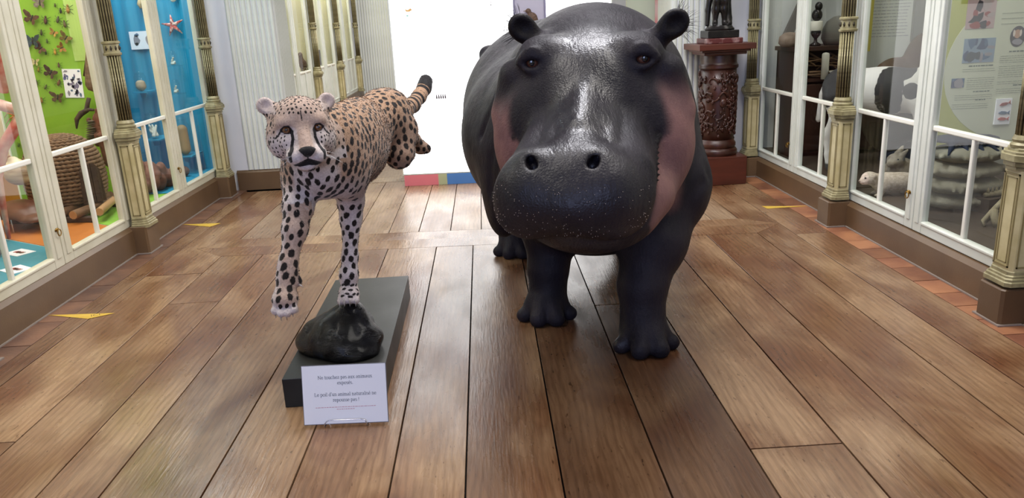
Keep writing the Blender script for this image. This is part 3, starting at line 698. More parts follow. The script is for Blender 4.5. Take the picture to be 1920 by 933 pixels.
    def mix(f_, a, c):
        mx = N('ShaderNodeMix'); mx.data_type = 'RGBA'; Lk(f_, mx.inputs['Factor'])
        for s_, i in ((a, 'A'), (c, 'B')):
            if isinstance(s_, tuple): mx.inputs[6 if i == 'A' else 7].default_value = s_
            else: Lk(s_, mx.inputs[6 if i == 'A' else 7])
        return mx.outputs[2]
    base = ramp(noise(5.0), [(.3, (.0105, .0090, .0130)), (.62, (.022, .018, .024))])
    pinkc = ramp(noise(7.0), [(.28, (.13, .066, .070)), (.65, (.24, .125, .115))])
    cmix = mix(att('pink'), base, pinkc)
    cmix = mix(att('dark'), cmix, (.008, .006, .008, 1))
    # pale bristle roots on the muzzle
    Lk(cmix, b.inputs['Base Color'])
    rr = N('ShaderNodeMapRange'); Lk(att('wet'), rr.inputs['Value']); rr.inputs['To Min'].default_value = .56; rr.inputs['To Max'].default_value = .33; sp = N('ShaderNodeMapRange'); Lk(att('wet'), sp.inputs['Value']); sp.inputs['To Min'].default_value = .17; sp.inputs['To Max'].default_value = .55; Lk(sp.outputs[0], b.inputs['Specular IOR Level'])
    ad = N('ShaderNodeMath'); ad.operation = 'ADD'; Lk(rr.outputs[0], ad.inputs[0])
    mr2 = N('ShaderNodeMapRange'); Lk(noise(22), mr2.inputs['Value']); mr2.inputs['To Min'].default_value = -.12; mr2.inputs['To Max'].default_value = .12; Lk(mr2.outputs[0], ad.inputs[1])
    Lk(ad.outputs[0], b.inputs['Roughness'])
    vo = N('ShaderNodeTexVoronoi'); vo.inputs['Scale'].default_value = 95; vo.feature = 'DISTANCE_TO_EDGE'; Lk(tc.outputs['Object'], vo.inputs['Vector'])
    mp = N('ShaderNodeMapping'); mp.inputs['Scale'].default_value = (3.0, 1.0, 1.0); Lk(tc.outputs['Object'], mp.inputs['Vector'])
    a1 = N('ShaderNodeMath'); a1.operation = 'MULTIPLY_ADD'; Lk(vo.outputs['Distance'], a1.inputs[0]); a1.inputs[1].default_value = .35; Lk(noise(20, 9, mp.outputs[0]), a1.inputs[2])
    a2 = N('ShaderNodeMath'); a2.operation = 'MULTIPLY_ADD'; Lk(noise(90, 3), a2.inputs[0]); a2.inputs[1].default_value = .3; Lk(a1.outputs[0], a2.inputs[2])
    bp = N('ShaderNodeBump'); bp.inputs['Strength'].default_value = .42; bp.inputs['Distance'].default_value = .010; Lk(a2.outputs[0], bp.inputs['Height']); Lk(bp.outputs[0], b.inputs['Normal'])
    root = empty('hippopotamus', (.47, 3.9, 0), 0, 'full-size dark grey stuffed hippopotamus with pink cheeks standing on the plank floor', 'hippopotamus')
    me.materials.append(m)
    body = bpy.data.objects.new('body', me); COL.objects.link(body); body.parent = root; body.location = (-.47, -3.9, 0)
    eyem = mat('hippo_iris', (.10, .035, .02), .08, coat=1.0); pup = mat('hippo_pupil', (.004, .003, .003), .06, coat=1.0)
    hairm = mat('hippo_bristle', (.02, .016, .016), .6); palem = mat('pale_bristle', (.45, .36, .30), .5)
    off = np.array((.47, 3.9, 0))
    for sg in (-1, 1):
        c = H(sg*.212, .062, .042)-off; d = np.array((-.10, -.99, .06)); d = d+sg*.25*Rr*.6; d /= np.linalg.norm(d)
        e = MB().ball((0, 0, 0), .031, 20, 12).build('eye', eyem, root, True, loc=c)
        p = MB().ball((0, 0, 0), (.012, .004, .014), 12, 8).build('pupil', pup, e, True, loc=d*.0295)
    r2 = random.Random(3)
    for c, sx in (((.170, 3.25, 1.372), -1), ((.765, 3.14, 1.362), 1)):
        h = MB(); c = np.array(c)-off
        for i in range(46):
            a = r2.uniform(.1, 2.6); st = c+np.array((sx*math.sin(a)*.056, r2.uniform(-.02, .015), math.cos(a)*.062))
            d = np.array((sx*math.sin(a)+r2.uniform(-.3, .3), r2.uniform(-.4, .2), math.cos(a)+r2.uniform(-.2, .4))); d /= np.linalg.norm(d); L = r2.uniform(.02, .055)
            h.tube([st-d*.01, st+d*L*.5+np.array((0, 0, .002)), st+d*L], [.0009, .0007, .0002], 3, False)
        tag(h.build('ear_hair', hairm, root), kind='stuff')
    # bristles dotted over the muzzle front
    h = MB(); fr = np.where((f > .50) & (u < -.33) & (u > -.52))[0]; assert len(fr) > 170
    for i in r2.sample(list(fr), 170):
        p = P[i]-off; d = n[i]*.7+np.array((0, 0, -.5)); L = r2.uniform(.004, .008)
        h.tube([p-n[i]*.002, p+n[i]*.003, p+n[i]*.003+d*L], [.0013, .0012, .0004], 4, True)
    tag(h.build('muzzle_bristles', palem, root, label=None) if False else h.build('muzzle_bristles', palem, root), kind='stuff')
    return root
HIPPO = build_hippo()
# ================================================================ cheetah
def build_cheetah():
    S = SDF((-.95, 2.48, .26), (-.16, 4.32, 1.25), 0.0046)
    E0 = np.array((-.650, 2.735, 1.085)); F = np.array((.32, -.947, 0)); Rr = np.array((.947, .32, 0)); U = np.array((0, 0, 1.))
    RM = np.array((Rr, F, U))
    def H(r, f, u): return E0 + r*Rr + f*F + u*U
    # trunk
    S.ell((-.630, 2.96, .925), (.130, .20, .150), .02)
    S.ell((-.555, 3.32, .940), (.138, .46, .182), .06)
    S.ell((-.475, 3.70, 1.000), (.118, .20, .130), .06)
    S.ell((-.715, 2.94, .895), (.062, .115, .125), .05); S.ell((-.545, 2.99, .895), (.062, .13, .125), .05)
    S.chain([((-.645, 2.76, 1.05), .085), ((-.615, 2.95, 1.01), .105), ((-.59, 3.12, .99), .12)], .06)
    # standing foreleg (image right)
    S.chain([((-.545, 3.00, .86), .075), ((-.563, 3.07, .735), .050), ((-.572, 3.08, .66), .040), ((-.590, 3.065, .50), .0285), ((-.600, 3.05, .43), .034), ((-.603, 3.035, .375), .034)], .03)
    # raised foreleg (image left)
    S.chain([((-.715, 2.92, .86), .072), ((-.715, 2.83, .775), .052), ((-.728, 2.79, .70), .043), ((-.757, 2.745, .585), .030), ((-.764, 2.735, .54), .033), ((-.772, 2.715, .49), .036)], .03)
    # paws
    for cx, cy, cz, sx, dz, tilt in ((-.603, 3.020, .352, 1.0, -.010, 0), (-.772, 2.695, .462, 1.12, -.045, 1)):
        S.ell((cx, cy, cz), (.044*sx, .045, .034*sx), .02)
        for k in (-1.5, -.5, .5, 1.5):
            q = (cx+k*.0215*sx, cy-.040+abs(k)*.010-.0*tilt, cz+dz*(1.0 if tilt else .8)+abs(k)*(.008 if tilt else -.006))
            S.ell(q, (.0135, .021, .017), .008)
    S.ell((-.728, 2.735, .515), (.016, .018, .022), .01)
    # haunches and hind legs stretched backwards
    S.ell((-.412, 3.70, .945), (.062, .135, .155), .04); S.ell((-.535, 3.72, .945), (.058, .13, .15), .05)
    S.chain([((-.405, 3.68, .93), .085), ((-.415, 3.61, .825), .062), ((-.40, 3.70, .82), .05), ((-.385, 3.90, .865), .034), ((-.378, 3.98, .845), .033), ((-.350, 4.02, .795), .033), ((-.318, 4.03, .782), .026)], .025)
    S.chain([((-.54, 3.68, .93), .08), ((-.55, 3.61, .835), .058), ((-.54, 3.70, .83), .045), ((-.52, 3.92, .86), .032), ((-.50, 4.02, .80), .032)], .025)
    tail = [np.array(p) for p in ((-.455, 3.80, 1.005), (-.400, 3.88, 1.000), (-.366, 3.98, 1.018), (-.338, 4.07, 1.048), (-.312, 4.13, 1.085), (-.303, 4.16, 1.118))]
    S.chain(list(zip(tail, (.050, .040, .036, .034, .033, .036))), .03)
    # head
    S.ell(H(0, -.015, .005), (.104, .105, .096), .03, RM)
    S.ell(H(0, .03, .045), (.075, .06, .045), .03, RM)
    for sg in (-1, 1):
        S.ell(H(sg*.064, -.005, -.045), (.054, .072, .066), .03, RM)
        S.ell(H(sg*.050, .058, .022), (.036, .036, .026), .02, RM)
        S.ell(H(sg*.045, .070, -.045), (.034, .030, .034), .02, RM)
        S.ell(H(sg*.031, .110, -.088), (.038, .045, .033), .016, RM)
        S.ell(H(sg*.052, .088, -.002), (.0185, .016, .012), .010, RM, op='sub')
    S.cone(H(0, .066, .002), H(0, .128, -.058), .034, .026, .02)
    S.ell(H(0, .095, -.124), (.036, .042, .023), .016, RM)
    S.ell(H(0, .153, -.070), (.031, .015, .018), .008, RM)
    S.cone(H(0, .158, -.085), H(0, .153, -.100), .003, .003, .006, op='sub')
    for sg in (-1, 1):
        S.cone(H(0, .154, -.104), H(sg*.046, .122, -.117), .0035, .003, .007, op='sub')
        a = H(sg*.085, -.03, .060); c = H(sg*.106, -.03, .076)
        S.ell(c, (.028, .017, .027), .016, RM)
        S.cone(H(sg*.075, -.03, .045), c, .032, .020, .02)
        S.ell(c+.022*F+.005*U, (.019, .015, .020), .008, RM, op='sub')
    S.smooth(1)
    me, P = S.mesh('body')
    N_ = np.zeros(len(P)*3); me.vertices.foreach_get('normal', N_); N_ = N_.reshape(-1, 3)
    Q = P-E0; r = Q@Rr; f = Q@F; u = Q@U; ar = np.abs(r)
    x, y, z = P.T
    head = (f > -.075) & (u > -.135) & (ar < .16) & (y < 2.86)
    # distance along the tail
    tp = np.array(tail); seg = np.linalg.norm(np.diff(tp, axis=0), axis=1); cum = np.r_[0, np.cumsum(seg)]
    td = np.full(len(P), 9.); ts = np.zeros(len(P))
    for k in range(len(seg)):
        ab = tp[k+1]-tp[k]; t = np.clip(((P-tp[k])@ab)/(ab@ab), 0, 1); d = np.linalg.norm(P-tp[k]-t[:, None]*ab, axis=1)
        m_ = d < td; td[m_] = d[m_]; ts[m_] = cum[k]+t[m_]*seg[k]
    istail = (td < .055) & (ts > .12)
    # pale areas
    white = np.zeros(len(P))
    white = np.maximum(white, sstep(.90, .80, z)*sstep(3.1, 2.9, y)*(~head))
    white = np.maximum(white, sstep(3.02, 2.93, y)*sstep(.99, .90, z)*sstep(.10, .07, np.abs(x+.63))*.9)
    white = np.maximum(white, sstep(.83, .77, z)*sstep(3.75, 3.2, y)*.8)
    leg_r = (x > -.66) & (z < .72) & (y < 3.2); white[leg_r] = np.maximum(white[leg_r], .9*sstep(.40, .46, z[leg_r])*sstep(.1, -.3, N_[leg_r, 0])+.35)
    leg_l = (x < -.66) & (z < .80) & (y < 2.95); white[leg_l] = .25+.6*sstep(.46, .44, z[leg_l])+.5*sstep(.2, .7, N_[leg_l, 0])
    hw = np.zeros(len(P))
    hw = np.maximum(hw, sstep(.075, .055, np.sqrt((ar/1.0)**2+((u+.105)/.55)**2))*sstep(.03, .06, f))   # muzzle and chin
    hw = np.maximum(hw, sstep(.045, .028, np.sqrt(((ar-.052))**2+((u+.020)/.9)**2))*sstep(.02, .05, f)*.8)  # round the eyes
    hw = np.maximum(hw, sstep(.06, .035, np.abs(ar-.070))*sstep(-.0, -.04, u)*.85)                      # cheeks
    hw = np.maximum(hw, sstep(-.085, -.105, u))
    hw = np.where(sstep(.028, .016, ar)*sstep(-.075, -.06, u)*sstep(.05, .03, u) > .5, .12, hw)
    hw = np.maximum(hw, .22); hw = np.where((ar > .078) & (u > .050), .6, hw)
    white = np.where(head, hw, white)
    # inner ears
    for sg in (-1, 1):
        c = H(sg*.106, 0, .080); white = np.where((np.linalg.norm(P-c, axis=1) < .034) & (N_@F > .2) & head, .7, white)
    # black features as signed widths
    blk = np.full(len(P), -1.)
    def line(pts, w):
        nonlocal blk
        pts = [np.array(p) for p in pts]
        W = np.stack((ar if pts[0].shape == (2,) else r, u), 1)
        for a, b in zip(pts[:-1], pts[1:]):
            ab = b-a; t = np.clip(((W-a)@ab)/(ab@ab), 0, 1); d = np.linalg.norm(W-a-t[:, None]*ab, axis=1)
            blk = np.maximum(blk, np.where(head & (f > .03), (w-d)/.006, -1))
    line([(.038, -.004), (.037, -.030), (.046, -.060), (.058, -.080), (.056, -.100)], .0052)
    line([(.034, -.006), (.046, .0115), (.060, .011), (.072, -.001)], .0032); line([(.034, -.006), (.045, -.012), (.060, -.011), (.072, -.001)], .0036)
    line([(.070, -.002), (.082, -.022), (.092, -.030)], .0028)
    line([(0, -.100), (.020, -.107), (.046, -.119)], .0058); line([(0, -.112), (.03, -.117)], .0062)
    line([(0, -.085), (0, -.102)], .0028); line([(0, .060), (.001, .028)], .0022)
    nz = np.sqrt((r/.031)**2+((u+.070)/.0185)**2); nz = np.maximum(nz, (ar*1.0+(-(u+.058))*.85)/.0345)
    blk = np.maximum(blk, np.where(head & (f > .128), (1.0-nz)*3.5, -1))
    for sg in (-1, 1):
        d = np.linalg.norm(P-H(sg*.108, -.046, .092), axis=1); blk = np.maximum(blk, np.where(N_@F < .1, (.020-d)/.006, -1))
    # tail rings
    ring = np.where(istail, np.sin((ts-.10)*2*math.pi/.040)*1.1-.1+1.4*sstep(.02, .06, ts-.335), -1)
    ring = np.where(istail & (ts > .365), 2, ring); ring = np.where(istail & (ts > .31) & (ts < .333), -1, ring)
    blk = np.maximum(blk, np.where(istail, ring, -1))
    blk = np.maximum(blk, np.where(leg_r & (np.abs(z-.778) < .004), .8, -1))
    # spots scattered over the coat
    spot = np.full(len(P), 3.)
    R3 = np.random.RandomState(11)
    order = R3.permutation(len(P)); cen = []; cells = {}
    def params(i):
        """spacing, half length, half width, direction"""
        if istail[i] or (head[i] and ar[i] < .030 and u[i] < .042): return None
        if head[i] and ar[i] > .080 and u[i] > .052: return None
        if head[i]:
            if f[i] > .05 and (u[i] < -.06 or ar[i] < .09) and not (ar[i] > .056 and u[i] < -.018): return None if u[i] < .05 else (.0135, .0052, .0038, (0, 0, 1))
            if u[i] > .036: return (.0125, .0058, .0044, (0, 0, 1))
            if ar[i] > .050 and u[i] > -.10: return (.0135, .0048, .0036, (0, .3, 1)) if f[i] > .03 else (.023, .0090, .0066, (0, .5, -1))
            return (.034, .010, .007, (1, 0, -.3))
        if z[i] < .80 and y[i] < 3.2:
            if leg_l[i] or leg_r[i]:
                if z[i] < .40 and leg_r[i]: return (.019, .0105, .0052, (1, 0, .2)) if z[i] > .355 else None
                if z[i] < .47 and leg_l[i]: return (.023, .0105, .0075, (.4, 0, 1)) if z[i] > .445 else None
                return (.031, .0150, .0105, (.35, 0, 1))
            return None if abs(x[i]+.63) < .085 and y[i] < 3.0 else (.044, .015, .010, (1, 0, .3))
        if y[i] < 2.98 and N_[i, 1] < -.25: return (.038, .0155, .0112, (.8*np.sign(x[i]+.63), 0, .4)) if abs(x[i]+.63) > .05 else (.025, .0100, .0065, (1, 0, .3))
        if y[i] > 3.55: return (.034, .0155, .0122, (0, .3, -1))
        return (.0300, .0165, .0096, (0, -.45, -1.0)) if z[i] < 1.05 else (.029, .0140, .0094, (0, -1, -.3))
    for i in order:
        p = params(i)
        if p is None: continue
        g = tuple((P[i]//.03).astype(int)); ok = True
        for a in (-2, -1, 0, 1, 2):
            for b in (-2, -1, 0, 1, 2):
                for c in (-2, -1, 0, 1, 2):
                    for j in cells.get((g[0]+a, g[1]+b, g[2]+c), ()):
                        if np.dot(P[j]-P[i], P[j]-P[i]) < p[0]**2: ok = False; break
                    if not ok: break
                if not ok: break
            if not ok: break
        if not ok: continue
        cells.setdefault(g, []).append(i); cen.append((i, p))
        if len(cen) > 2600: break
    idx_by_y = np.argsort(y); ys = y[idx_by_y]
    for i, (sp, L, W, d) in cen:
        a, b = np.searchsorted(ys, (y[i]-.05, y[i]+.05)); ii = idx_by_y[a:b]
        v = P[ii]-P[i]; n = N_[i]; e = np.array(d, float); e -= n*(e@n); e /= np.linalg.norm(e)+1e-9
        e = e*math.cos(R3.uniform(-.35, .35))+np.cross(n, e)*math.sin(R3.uniform(-.35, .35))
        k = R3.uniform(.82, 1.18); s1 = v@e; s2 = np.sqrt(np.maximum((v*v).sum(1)-s1**2, 0))
        spot[ii] = np.minimum(spot[ii], np.sqrt((s1/(L*k))**2+(s2/(W*k))**2))
    tan2 = sstep(.9, 1.08, z)*(~head)
    fattr(me, 'white', np.clip(white, 0, 1)); fattr(me, 'black', blk); fattr(me, 'spot', spot); fattr(me, 'tan', tan2)
    # ---- coat material, shared by hide and fur
    def coat(name, rough):
        m = bpy.data.materials.new(name); m.use_nodes = True; nt = m.node_tree; b = nt.nodes['Principled BSDF']; N = nt.nodes.new; Lk = nt.links.new
        def att(nm):
            a = N('ShaderNodeAttribute'); a.attribute_name = nm; return a.outputs['Fac']
        tc = N('ShaderNodeTexCoord')
        def noise(sc, det=4):
            t = N('ShaderNodeTexNoise'); t.inputs['Scale'].default_value = sc; t.inputs['Detail'].default_value = det; Lk(tc.outputs['Object'], t.inputs['Vector']); return t.outputs['Fac']
        def math_(op, a, c):
            q = N('ShaderNodeMath'); q.operation = op
            for k, s_ in enumerate((a, c)):
                if isinstance(s_, (int, float)): q.inputs[k].default_value = s_
                else: Lk(s_, q.inputs[k])
            return q.outputs[0]
        def mrange(v, a, c, lo=0.0, hi=1.0):
            q = N('ShaderNodeMapRange'); q.interpolation_type = 'SMOOTHSTEP'; Lk(v, q.inputs['Value'])
            for nm, s_ in (('From Min', a), ('From Max', c), ('To Min', lo), ('To Max', hi)): q.inputs[nm].default_value = s_
            return q.outputs[0]
        def mix(f_, a, c):
            mx = N('ShaderNodeMix'); mx.data_type = 'RGBA'; Lk(f_, mx.inputs['Factor'])
            for s_, i in ((a, 6), (c, 7)):
                if isinstance(s_, tuple): mx.inputs[i].default_value = s_
                else: Lk(s_, mx.inputs[i])
            return mx.outputs[2]
        buff = mix(att('tan'), (.42, .275, .19, 1), (.37, .225, .135, 1))
        c = mix(math_('ADD', att('white'), math_('MULTIPLY', math_('SUBTRACT', noise(30), .5), .35)), buff, (.62, .55, .535, 1))
        nz_ = mrange(noise(140, 3), .3, .7, .86, 1.10)
        vm = N('ShaderNodeVectorMath'); vm.operation = 'SCALE'; Lk(c, vm.inputs[0]); Lk(nz_, vm.inputs['Scale']); c = vm.outputs[0]
        s_ = math_('ADD', att('spot'), math_('MULTIPLY', math_('SUBTRACT', noise(110, 3), .5), .75))
        c = mix(mrange(s_, 1.18, .80), c, (.010, .006, .005, 1))
        k_ = math_('ADD', att('black'), math_('MULTIPLY', math_('SUBTRACT', noise(160, 2), .5), .35))
        c = mix(mrange(k_, -.12, .22), c, (.012, .010, .011, 1))
        Lk(c, b.inputs['Base Color']); b.inputs['Roughness'].default_value = rough; b.inputs['Specular IOR Level'].default_value = .25; b.inputs['Sheen Weight'].default_value = .15
        if name == 'spotted_coat':
            bp = N('ShaderNodeBump'); bp.inputs['Strength'].default_value = .35; bp.inputs['Distance'].default_value = .004
            mp = N('ShaderNodeMapping'); mp.inputs['Scale'].default_value = (1, 1, .35); Lk(tc.outputs['Object'], mp.inputs['Vector'])
            t = N('ShaderNodeTexNoise'); t.inputs['Scale'].default_value = 260; Lk(mp.outputs[0], t.inputs['Vector']); Lk(t.outputs['Fac'], bp.inputs['Height']); Lk(bp.outputs[0], b.inputs['Normal'])
        return m
    off = np.array((-.60, 3.3, 0))
    root = empty('cheetah', tuple(off), 0, 'stuffed spotted cheetah in running pose with one forepaw on black wrapped rock', 'cheetah')
    me.materials.append(coat('spotted_coat', .75))
    body = bpy.data.objects.new('body', me); COL.objects.link(body); body.parent = root; body.location = -Vector(off)
    # ---- short fur as real strands
    fm = coat('spotted_fur', .6)
    R4 = np.random.RandomState(5)
    n = 42000
    tri = np.zeros(len(me.polygons)*4, int); me.polygons.foreach_get('vertices', tri) if all(len(p.vertices) == 4 for p in me.polygons) else None
    idx = R4.choice(len(P), n)
    base = P[idx]+R4.normal(0, .0015, (n, 3)); nn = N_[idx]
    lay = np.tile(np.array((0, .55, -.8)), (n, 1))
    hd = head[idx]; lay[hd] = -F*.8+np.outer(np.clip(u[idx][hd]*8, -1, 1), U)*.5+np.outer(np.clip(r[idx][hd]*8, -1, 1), Rr)*.7
    tl = istail[idx]; lay[tl] = np.array((.3, .6, .6))
    lay -= nn*(lay*nn).sum(1)[:, None]; lay /= np.linalg.norm(lay, axis=1)[:, None]+1e-6
    L = np.full(n, .0105); L[hd] = .0075; L[tl] = .013
    fr = hd & (f[idx] > .06); L[fr] = .0035; L[(blk[idx] > 0) & hd] = .002
    low = (z[idx] > .74) & (z[idx] < .82) & (y[idx] < 3.05) & (nn[:, 2] < -.1); L[low] = .034
    L[(z[idx] < .74)] = .007; L *= R4.uniform(.6, 1.25, n)
    lift = np.where(tl, .9, np.where(hd, .45, .38))[:, None]
    d = lay+nn*lift+R4.normal(0, .18, (n, 3)); d /= np.linalg.norm(d, axis=1)[:, None]
    K = 3; pts = np.zeros((n, K, 3)); pts[:, 0] = base-nn*.001; pts[:, 1] = base+d*(L*.55)[:, None]+nn*(L*.08)[:, None]; pts[:, 2] = base+d*L[:, None]+lay*(L*.15)[:, None]
    hc = bpy.data.hair_curves.new('fur'); hc.add_curves([K]*n)
    hc.points.foreach_set('position', pts.reshape(-1).astype(np.float32))
    rad = np.tile(np.array((.00075, .0006, .00015)), n).astype(np.float32)
    a_ = hc.attributes.get('radius') or hc.attributes.new('radius', 'FLOAT', 'POINT'); a_.data.foreach_set('value', rad)
    for nm, v in (('white', np.clip(white, 0, 1)), ('black', blk), ('spot', spot), ('tan', tan2)):
        a_ = hc.attributes.new(nm, 'FLOAT', 'CURVE'); a_.data.foreach_set('value', v[idx].astype(np.float32))
    hc.materials.append(fm)
    fo = bpy.data.objects.new('fur', hc); COL.objects.link(fo); fo.parent = root; fo.location = -Vector(off); tag(fo, kind='stuff')
    # ---- eyes, claws, whiskers
    iris = mat('amber_iris', (.17, .062, .018), .08, coat=1.0, color2=(.09, .03, .010), nscale=90); pup = mat('cheetah_pupil', (.004, .003, .003), .05, coat=1.0)
    claw = mat('claw', (.55, .50, .45), .3, color2=(.2, .16, .13), nscale=40); wh = mat('whisker', (.75, .74, .74), .4)
    for sg in (-1, 1):
        c = H(sg*.052, .0735, -.0015)-off; dd = F*.9+.12*sg*Rr+.05*U+np.array((-.06, 0, 0)); dd /= np.linalg.norm(dd)
        e = MB().ball((0, 0, 0), (.0150, .0150, .0135), 18, 12).build('eye', iris, root, True, loc=c)
        MB().ball((0, 0, 0), (.0050, .0022, .0050), 10, 6).build('pupil', pup, e, True, loc=dd*.0140)
    def claw_at(p, d, s=1.0):
        p = np.array(p)-off; d = np.array(d, float)
        pts = [p, p+d*.010*s+np.array((0, -.002, .001)), p+d*.022*s+np.array((0, -.001, -.004))*s]
        MB().tube(pts, [.0035, .0030, .0006], 6).build('claw', claw, root, True)
    for k in (-1.5, -.5, .5, 1.5):
        claw_at((-.603+k*.0215, 2.965+abs(k)*.010, .352-abs(k)*.006), (k*.03, -.45, -.9), 1.1)
        claw_at((-.772+k*.0200, 2.645+abs(k)*.010, .412+abs(k)*.008), (k*.05, -.25, -.95), .8)
    claw_at((-.722, 2.722, .505), (.9, -.3, -.3), .9)
    k = MB(); R5 = random.Random(2)
    for sg in (-1, 1):
        for i in range(7):
            a = H(sg*R5.uniform(.03, .05), R5.uniform(.115, .14), R5.uniform(-.098, -.078))-off
            d = sg*Rr*R5.uniform(.7, 1)+F*R5.uniform(.0, .35)+U*R5.uniform(-.55, .1); Lw = R5.uniform(.04, .09)
            k.tube([a, a+d*Lw*.5, a+d*Lw-U*.012], [.0003, .00025, .0001], 3, False)
    tag(k.build('whiskers', wh, root), kind='stuff')
    return root
CHEETAH = build_cheetah()
# ================================================================ plinth board, wrapped rock, sign, arrows
M['black_board'] = mat('black_lacquer_board', (.015, .015, .014), .36, color2=(.024, .024, .021), nscale=6, bump=.03, bscale=120, rough2=.44, spec=.28)
o = MB().box(-.195, .195, -.60, .60, 0, .12).build('display_board', M['black_board'], bevel=.002, loc=(-.65, 3.34, 0), rot=(0, 0, math.radians(.4)))
tag(o, 'long low black board on the floor carrying the black wrapped rock', 'board')
def build_rock():
    S = SDF((-.95, 2.75, .10), (-.40, 3.36, .36), .0055)
    S.ell((-.685, 3.06, .150), (.17, .16, .075), .02)
    for q, r0 in (((-.755, 3.04, .175), .070), ((-.640, 2.955, .175), .068), ((-.560, 2.985, .170), .062), ((-.60, 3.13, .18), .07), ((-.72, 2.965, .175), .062)): S.cone(q, (-.610, 3.035, .266), r0, .052, .012)
    S.cone((-.690, 3.00, .19), (-.615, 3.03, .235), .080, .075, .02); S.cone((-.575, 3.00, .18), (-.61, 3.03, .235), .07, .07, .02)
    S.ell((-.60, 2.945, .135), (.115, .095, .045), .03); S.ell((-.525, 3.02, .16), (.042, .075, .042), .03); S.cone((-.515, 3.02, .16), (-.585, 3.04, .23), .032, .04, .02)
    S.ell((-.640, 2.955, .17), (.10, .08, .05), .05)
    R = np.random.RandomState(4)
    for i in range(26):                                              # puckered foil ridges
        a = R.uniform(-.9, .9); c = np.array((-.63+.13*a, 2.885+.05*abs(a)+R.uniform(0, .07), .135+R.uniform(0, .075)))
        d = np.array((R.uniform(-1, 1), R.uniform(-.1, .3), R.uniform(-.7, .7)))*.030; S.cone(c-d, c+d, .006, .003, .010)
    for i in range(14):
        a = R.uniform(-.8, .62); b = np.array((-.612+R.uniform(-.02, .02), 3.02, .275)); c = np.array((-.62+.17*a, 2.93+.05*abs(a), .16)); S.cone(b, c, .006, .010, .018)
    S.smooth(1); S.floor(.1205)
    me, P = S.mesh('wrapped_rock')
    m = mat('black_plastic_wrap', (.003, .003, .004), .22, bump=.0, spec=.28, coat=.12); nt = m.node_tree; b = nt.nodes['Principled BSDF']
    tc = nt.nodes.new('ShaderNodeTexCoord'); n1 = nt.nodes.new('ShaderNodeTexNoise'); n1.inputs['Scale'].default_value = 14; n1.inputs['Detail'].default_value = 6; n1.inputs['Distortion'].default_value = 1.4
    nt.links.new(tc.outputs['Object'], n1.inputs['Vector']); v1 = nt.nodes.new('ShaderNodeTexVoronoi'); v1.inputs['Scale'].default_value = 20; nt.links.new(n1.outputs['Color'], v1.inputs['Vector'])
    ad = nt.nodes.new('ShaderNodeMath'); ad.operation = 'MULTIPLY_ADD'; ad.inputs[1].default_value = .25; nt.links.new(v1.outputs['Distance'], ad.inputs[0]); nt.links.new(n1.outputs['Fac'], ad.inputs[2])
    bp = nt.nodes.new('ShaderNodeBump'); bp.inputs['Strength'].default_value = .75; bp.inputs['Distance'].default_value = .03; nt.links.new(ad.outputs[0], bp.inputs['Height']); nt.links.new(bp.outputs[0], b.inputs['Normal'])
    me.materials.append(m); o = bpy.data.objects.new('wrapped_rock', me); COL.objects.link(o)
    me.transform(Matrix.Translation((.65, -3.04, -.12))); o.location = (-.65, 3.04, .12)
    tag(o, 'rock wrapped in glossy crumpled black plastic under the cheetah paw', 'rock'); return o
build_rock()
# --- sign on a wire easel
M['paper'] = mat('white_paper', '#f1f2f8', .45); M['ink'] = mat('grey_ink', '#5b5f6c', .6); M['redink'] = mat('faded_red_ink', '#c99aa6', .6)
M['acryl'] = mat('acrylic_edge', '#76767e', .15, spec=.6); M['wire'] = mat('steel_wire', '#c7c7ce', .2, metal=.9)
def text_mesh(name, s, size, m, parent, loc, rot=(0, 0, 0), align='CENTER', squeeze=1.0, bold=0.0):
    c = bpy.data.curves.new(name, 'FONT'); c.body = s; c.size = size; c.align_x = align; c.align_y = 'CENTER'; c.extrude = .0002; c.offset = bold; c.resolution_u = 3
    o = bpy.data.objects.new(name, c); COL.objects.link(o); dg = bpy.context.evaluated_depsgraph_get(); dg.update()
    me = bpy.data.meshes.new_from_object(o.evaluated_get(dg)); bpy.data.objects.remove(o); bpy.data.curves.remove(c)
    me.materials.clear(); me.materials.append(m); return link_mesh(name, me, parent, loc, rot, (squeeze, 1, 1))
